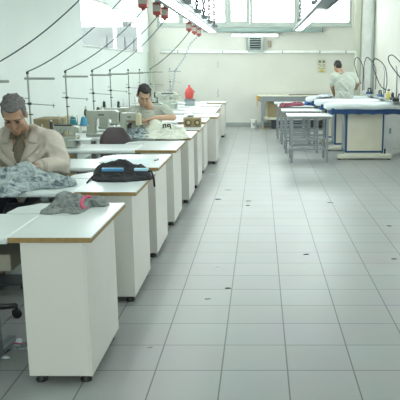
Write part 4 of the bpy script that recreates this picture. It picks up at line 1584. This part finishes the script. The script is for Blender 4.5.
# ---------------- man in beige coat
def man_coat():
    ox, oy = -1.86, 5.50
    t = thing('person', (ox, oy, 0), 'seated grey-haired man in a beige work coat looking down', 'person')
    lo = lambda p: Vector(p) - Vector((ox, oy, 0))
    hc = Vector((XZ(14.5, 115, 5.34)[0], 5.34, XZ(15, 115, 5.34)[1]))
    Rm = head_rot(R(40), R(8), R(-2))
    b = MB()
    add_head(b, lo(hc), Rm, 1.08)
    neck = lo((ox + .0, 5.49, 1.13))
    b.cap(lo(hc) + Vector((0, .04, -.04)), neck, .056, .062)
    # trunk, hips, thighs, calves, feet
    b.ell((0, 0, .93), (.17, .115, .2)); b.ell((0, .02, .68), (.17, .13, .2)); b.ell((0, .03, .57), (.18, .13, .1))
    shR, shL = lo((-1.63, 5.50, 1.05)), lo((-2.09, 5.50, 1.05))
    b.cap(neck + Vector((0, .02, -.08)), shR, .055, .05); b.cap(neck + Vector((0, .02, -.08)), shL, .055, .05)
    elR, elL = lo((-1.545, 5.42, .86)), lo((-2.22, 5.42, .86))
    wrR, wrL = lo((-1.66, 5.20, .885)), lo((-2.0, 5.20, .89))
    b.cap(shR, elR, .055, .045); b.cap(elR, wrR, .043, .03)
    b.cap(shL, elL, .055, .045); b.cap(elL, wrL, .043, .03)
    for sx in (-1, 1):
        kn = Vector((sx * .13, -.40, .52)); hp = Vector((sx * .09, .03, .58)); an = Vector((sx * .13, -.38, .10))
        b.cap(hp, kn, .085, .06); b.cap(kn, an, .058, .042); b.cap(an + Vector((0, .02, -.055)), an + Vector((0, -.17, -.065)), .042, .033)
    body = remesh(b, .0085, 4)
    add_hand(body, wrR, (-.55, -.8, -.12), (0, -.1, 1), (-.8, .55, 0), 1.0, .8)
    add_hand(body, wrL, (.5, -.85, -.12), (0, -.1, 1), (.85, .5, 0), 1.0, .8)
    bo = body.build('body', M['skin_b'], t)
    head_parts(lo(hc), Rm, 1.08, bo, M['hair_grey'], 0)
    # trousers
    g = MB()
    g.ell((0, .04, .575), (.185, .15, .11))
    for sx in (-1, 1):
        kn = Vector((sx * .13, -.40, .52)); hp = Vector((sx * .09, .03, .58)); an = Vector((sx * .13, -.38, .15))
        g.cap(hp, kn, .097, .073); g.cap(kn, an, .072, .06)
    remesh(g, .012, 4).build('trousers', M['navy'], bo)
    for sx in (-1, 1):
        MB().cap((sx * .13, -.365, .047), (sx * .13, -.56, .04), .046, .038).build('shoe', M['foot'], bo)
    # shirt under the coat
    g = MB()
    g.cap(neck + Vector((0, .0, -.06)), neck + Vector((0, -.04, -.20)), .072, .09)
    g.ell((0, -.065, .90), (.09, .09, .16))
    remesh(g, .009, 3).build('shirt', M['shirt'], bo)
    for sx in (-1, 1):
        pts = [neck + Vector((sx * .055, .015, .03)), neck + Vector((sx * .052, -.055, -.0)), neck + Vector((sx * .028, -.095, -.06)), neck + Vector((sx * .065, -.095, -.055)), neck + Vector((sx * .08, -.02, -.005))]
        g = MB().add([p for p in pts] + [p + Vector((0, -.012, -.004)) for p in pts], [(0, 1, 2, 3, 4), (9, 8, 7, 6, 5)] + [(i, (i + 1) % 5, 5 + (i + 1) % 5, 5 + i) for i in range(5)])
        g.build('shirt_collar', M['shirt'], bo)
    # coat
    g = MB()
    g.ell((0, .0, .92), (.235, .15, .20)); g.ell((0, .01, .70), (.235, .165, .22)); g.ell((0, .03, .56), (.235, .19, .14))
    nk = neck + Vector((0, .03, -.015))
    for sh, el, wr in ((shR, elR, wrR), (shL, elL, wrL)):
        sx = 1 if sh.x > 0 else -1
        g.cap(nk + Vector((sx * .075, .01, .01)), sh + Vector((sx * .0, 0, -.005)), .05, .078)
        g.cap(nk + Vector((sx * .05, .03, -.06)), sh + Vector((sx * .0, .0, -.03)), .085, .085)
        g.cap(sh + Vector((0, 0, -.012)), el, .083, .074)
        g.cap(el, el.lerp(wr, .86), .074, .054)
        g.ell(el + Vector((sx * .005, 0, -.005)), (.07, .07, .07))
        for k in range(4):
            u = .3 + .2 * k
            p = sh.lerp(el, u)
            g.cap(p + Vector((-.05 * sx, -.06, .02)), p + Vector((.05 * sx, -.058, -.015)), .016, .012)
        for k in range(3):
            p = el.lerp(wr, .2 + .25 * k)
            g.cap(p + Vector((-.03, -.03, .045)), p + Vector((.035, .0, .05)), .014, .012)
    for k, (a, bb) in enumerate((((-.2, -.10, .98), (-.05, -.155, .86)), ((.2, -.10, .99), (.06, -.155, .85)), ((.18, -.12, .84), (.05, -.165, .78)), ((-.18, -.12, .84), (-.05, -.165, .77)), ((.14, -.13, .90), (.22, -.06, 1.02)))):
        g.cap(a, bb, .018, .014)
    ct = remesh(g, .011, 4)
    # open front: keep a V clear by pressing the cloth in behind the shirt line
    zv0, zv1 = 1.10, .86
    for v in ct.v:
        if v.y < -.02 and v.z > zv1:
            half = .075 * (v.z - zv1) / (zv0 - zv1)
            if abs(v.x - .0) < half:
                v.y = max(v.y, -.115 + .06 * (v.z - zv1) / (zv0 - zv1) + .035)
    wrinkle(ct, .011, 6.5, 2.0)
    ct.build('work_coat', M['coat'], bo)
    front = [v for v in ct.v if v.y < .03]
    for sx in (-1, 1):
        # notched lapel: two flaps lying on the coat front along the V
        def S(x, z):
            best = None
            for v in front:
                if abs(v.x - x) < .016 and abs(v.z - z) < .016 and (best is None or v.y < best):
                    best = v.y
            return Vector((x, (best if best is not None else -.12) - .010, z))
        for nm, za, zb_, win, wout in (('lapel', .87, 1.035, lambda u: .004 + .066 * u, lambda u: .012 + .05 * min(1, u * 1.6) + .03 * u),
                                       ('coat_collar', 1.045, 1.165, lambda u: .072 + .004 * u, lambda u: .07 - .015 * u)):
            vs, fs = [], []
            nz, nx = 9, 5
            for i in range(nz):
                u = i / (nz - 1)
                for j in range(nx):
                    q = j / (nx - 1)
                    x = sx * (win(u) + wout(u) * q)
                    p = S(x, za + (zb_ - za) * u + .03 * q * (1 - u) * (1 if nm == 'lapel' else -1) * .5)
                    vs.append(p)
            off = len(vs)
            vs += [p + Vector((0, .02, 0)) for p in vs]
            for i in range(nz - 1):
                for j in range(nx - 1):
                    a = i * nx + j
                    fs.append((a, a + 1, a + nx + 1, a + nx)[::sx])
                    fs.append((off + a, off + a + nx, off + a + nx + 1, off + a + 1)[::sx])
            rim = [j for j in range(nx)] + [i * nx + nx - 1 for i in range(1, nz)] + [(nz - 1) * nx + j for j in range(nx - 2, -1, -1)] + [i * nx for i in range(nz - 2, 0, -1)]
            for i in range(len(rim)):
                a, b_ = rim[i], rim[(i + 1) % len(rim)]
                fs.append((b_, a, off + a, off + b_)[::sx])
            MB().add(vs, fs, True).build(nm, M['coat_b'], bo)
        el, wr = (elR, wrR) if sx > 0 else (elL, wrL)
        MB().tube([el.lerp(wr, .82), el.lerp(wr, .95)], .058, 14, .052).build('cuff', M['coat_b'], bo)
    return t


man_coat()

# ---------------- man in pale t-shirt, seated
def man_tee():
    ox, oy = -1.50, 9.06
    t = thing('person', (ox, oy, 0), 'seated dark-haired man in a pale t-shirt sewing cream cloth', 'person')
    lo = lambda p: Vector(p) - Vector((ox, oy, 0))
    hx, hz = XZ(143.3, 95.8, 8.92)
    hc = lo((hx, 8.93, hz))
    Rm = head_rot(R(36), R(16), R(10))
    b = MB()
    add_head(b, hc, Rm, 1.0)
    nx, nz = XZ(148.5, 106, 9.02)
    neck = lo((nx, 9.03, nz))
    b.cap(hc + Vector((.01, .04, -.04)), neck, .052, .058)
    b.ell((0.05, 0, .92), (.16, .10, .18)); b.ell((.02, .01, .8), (.155, .10, .18)); b.ell((0, .02, .68), (.155, .12, .2)); b.ell((0, .02, .57), (.17, .135, .1))
    s1 = XZ(133.5, 109, 9.04); s2 = XZ(163.5, 107.5, 9.04)
    shL, shR = lo((s1[0], 9.04, s1[1] - .025)), lo((s2[0], 9.04, s2[1] - .025))
    e1 = XZ(129, 119.5, 8.98); e2 = XZ(173, 117.5, 8.93)
    elL, elR = lo((e1[0], 8.98, e1[1])), lo((e2[0], 8.95, e2[1] + .0))
    w1 = XZ(141, 120.5, 8.78); w2 = XZ(155, 117.8, 8.76)
    wrL, wrR = lo((w1[0], 8.78, w1[1])), lo((w2[0], 8.75, w2[1]))
    b.cap(neck + Vector((0, .02, -.08)), shR, .05, .05); b.cap(neck + Vector((0, .02, -.08)), shL, .05, .05)
    for sh, el, wr in ((shL, elL, wrL), (shR, elR, wrR)):
        b.cap(sh, el, .05, .043); b.cap(el, wr, .043, .03)
    for sx in (-1, 1):
        kn = Vector((sx * .12, -.40, .52)); hp = Vector((sx * .09, .0, .58)); an = Vector((sx * .12, -.38, .10))
        b.cap(hp, kn, .08, .058); b.cap(kn, an, .055, .04); b.cap(an + Vector((0, .02, -.055)), an + Vector((0, -.17, -.065)), .042, .033)
    body = remesh(b, .0085, 4)
    add_hand(body, wrR, (-.9, -.35, -.15), (0, -.1, 1), (-.3, .9, 0), 1.0, .8)
    add_hand(body, wrL, (.7, -.6, -.1), (0, -.1, 1), (.6, .7, 0), 1.0, .8)
    bo = body.build('body', M['skin'], t)
    head_parts(hc, Rm, 1.0, bo, M['hair_dark'], 0)
    g = MB()
    g.ell((0, .02, .575), (.18, .145, .11))
    for sx in (-1, 1):
        kn = Vector((sx * .12, -.40, .52)); hp = Vector((sx * .09, .0, .58)); an = Vector((sx * .12, -.38, .15))
        g.cap(hp, kn, .092, .07); g.cap(kn, an, .068, .058)
    remesh(g, .012, 4).build('trousers', M['navy'], bo)
    for sx in (-1, 1):
        MB().cap((sx * .12, -.365, .047), (sx * .12, -.56, .04), .046, .038).build('shoe', M['foot'], bo)
    g = MB()
    g.ell((0.05, 0, .91), (.19, .13, .2)); g.ell((.02, .01, .8), (.185, .13, .2)); g.ell((.01, .02, .68), (.185, .135, .18)); g.ell((0, .02, .59), (.185, .145, .11))
    nk = neck + Vector((0, .03, -.04))
    for sh, el in ((shL, elL), (shR, elR)):
        sx = 1 if sh.x > 0 else -1
        g.cap(nk + Vector((sx * .05, 0.01, 0)), sh, .05, .07)
        g.cap(nk + Vector((sx * .04, 0.01, -.06)), sh + Vector((0, 0, -.02)), .075, .075)
        g.cap(sh, sh.lerp(el, .62), .072, .066)
        for k in range(3):
            p = sh.lerp(el, .2 + .2 * k)
            g.cap(p + Vector((-.05 * sx, -.05, .02)), p + Vector((.04 * sx, -.05, -.01)), .014, .012)
    for a, bb in (((-.08, -.11, .95), (.03, -.125, .86)), ((.18, -.09, .96), (.09, -.125, .86)), ((.12, -.11, .82), (.0, -.125, .77))):
        g.cap(a, bb, .015, .012)
    wrinkle(remesh(g, .011, 4), .008, 7, 5.0).build('t_shirt', M['tee_b'], bo)
    MB().tube([neck + Vector((.066 * math.cos(a), -.005 + .062 * math.sin(a), -.035 - .022 * (1 - math.sin(a)) * .9)) for a in [2 * math.pi * k / 24 for k in range(24)]], .009, 6, closed=True).build('neckband', M['tee_b'], bo)
    return t


man_tee()

# ---------------- standing man seen from behind
def man_back():
    Y = 14.58
    cx = XZ(345, 80, Y)[0]
    t = thing('person', (cx, Y, 0), 'standing dark-haired man in a pale t-shirt seen from behind', 'person')
    lo = lambda p: Vector(p) - Vector((cx, Y, 0))
    hx, hz = XZ(337.8, 67, Y + .1)
    hc = lo((hx, Y + .12, hz))
    Rm = head_rot(R(34), R(180 + 24), R(0))
    b = MB()
    add_head(b, hc, Rm, .93)
    nx, nz = XZ(341, 72.5, Y + .05)
    neck = lo((nx, Y + .05, nz - .01))
    b.cap(hc + Vector((.0, -.02, -.03)), neck, .054, .06)
    b.ell((0, .02, 1.24), (.175, .115, .23)); b.ell((0, .01, 1.0), (.155, .115, .2)); b.ell((0, .0, .88), (.17, .13, .13))
    s1 = XZ(333.5, 76, Y); s2 = XZ(353.0, 75.5, Y)
    shL, shR = lo((s1[0] + .02, Y + .03, s1[1])), lo((s2[0] - .01, Y + .03, s2[1]))
    e1 = XZ(332.2, 87, Y + .02); e2 = XZ(358.0, 83.5, Y + .06)
    elL, elR = lo((e1[0], Y + .05, e1[1])), lo((e2[0], Y + .06, e2[1]))
    w1 = XZ(334.5, 95.0, Y + .25); w2 = XZ(356.0, 88.5, Y + .3)
    wrL, wrR = lo((w1[0], Y + .27, w1[1])), lo((w2[0], Y + .30, w2[1]))
    b.cap(neck + Vector((0, .0, -.07)), shR, .05, .05); b.cap(neck + Vector((0, .0, -.07)), shL, .05, .05)
    for sh, el, wr in ((shL, elL, wrL), (shR, elR, wrR)):
        b.cap(sh, el, .054, .045); b.cap(el, wr, .044, .031)
    for sx in (-1, 1):
        hp = Vector((sx * .09, 0, .88)); kn = Vector((sx * .11, .03, .48)); an = Vector((sx * .12, .0, .09))
        b.cap(hp, kn, .088, .06); b.cap(kn, an, .058, .042); b.cap(an + Vector((0, -.03, -.045)), an + Vector((0, .16, -.055)), .042, .033)
    body = remesh(b, .009, 4)
    add_hand(body, wrR, (.15, .9, -.1), (0, 0, 1), (-1, .1, 0), 1.0, .9)
    add_hand(body, wrL, (.25, .9, -.15), (0, 0, 1), (1, -.1, 0), 1.0, .6)
    bo = body.build('body', M['skin_b'], t)
    head_parts(hc, Rm, .93, bo, M['hair_dark'], 0)
    g = MB()
    g.ell((0, 0, .88), (.18, .14, .13))
    for sx in (-1, 1):
        hp = Vector((sx * .09, 0, .88)); kn = Vector((sx * .11, .03, .48)); an = Vector((sx * .12, .0, .12))
        g.cap(hp, kn, .098, .074); g.cap(kn, an, .072, .062)
    remesh(g, .012, 4).build('trousers', M['navy'], bo)
    for sx in (-1, 1):
        MB().cap((sx * .12, -.035, .047), (sx * .12, .17, .04), .046, .038).build('shoe', M['foot'], bo)
    g = MB()
    g.ell((0, .02, 1.24), (.215, .145, .24)); g.ell((0, .01, 1.02), (.195, .145, .24)); g.ell((0, 0, .90), (.20, .155, .12))
    nk = neck + Vector((0, -.01, -.035))
    for sh, el in ((shL, elL), (shR, elR)):
        sx = 1 if sh.x > 0 else -1
        g.cap(nk + Vector((sx * .05, 0, 0)), sh, .05, .074)
        g.cap(nk + Vector((sx * .04, 0, -.06)), sh + Vector((0, 0, -.02)), .08, .08)
        g.cap(sh, sh.lerp(el, .68), .077, .07)
    for a, bb in (((-.1, -.12, 1.3), (.03, -.13, 1.15)), ((.12, -.12, 1.2), (.02, -.13, 1.05)), ((-.12, -.12, 1.1), (-.03, -.13, .98))):
        g.cap(a, bb, .016, .013)
    wrinkle(remesh(g, .011, 4), .008, 7, 9.0).build('t_shirt', M['tee'], bo)
    MB().tube([neck + Vector((.068 * math.cos(a), .0 + .064 * math.sin(a), -.01 + .02 * -math.sin(a))) for a in [2 * math.pi * k / 24 for k in range(24)]], .009, 6, closed=True).build('neckband', M['tee'], bo)
    return t, wrR + Vector((cx, Y, 0))


_, wr3 = man_back()
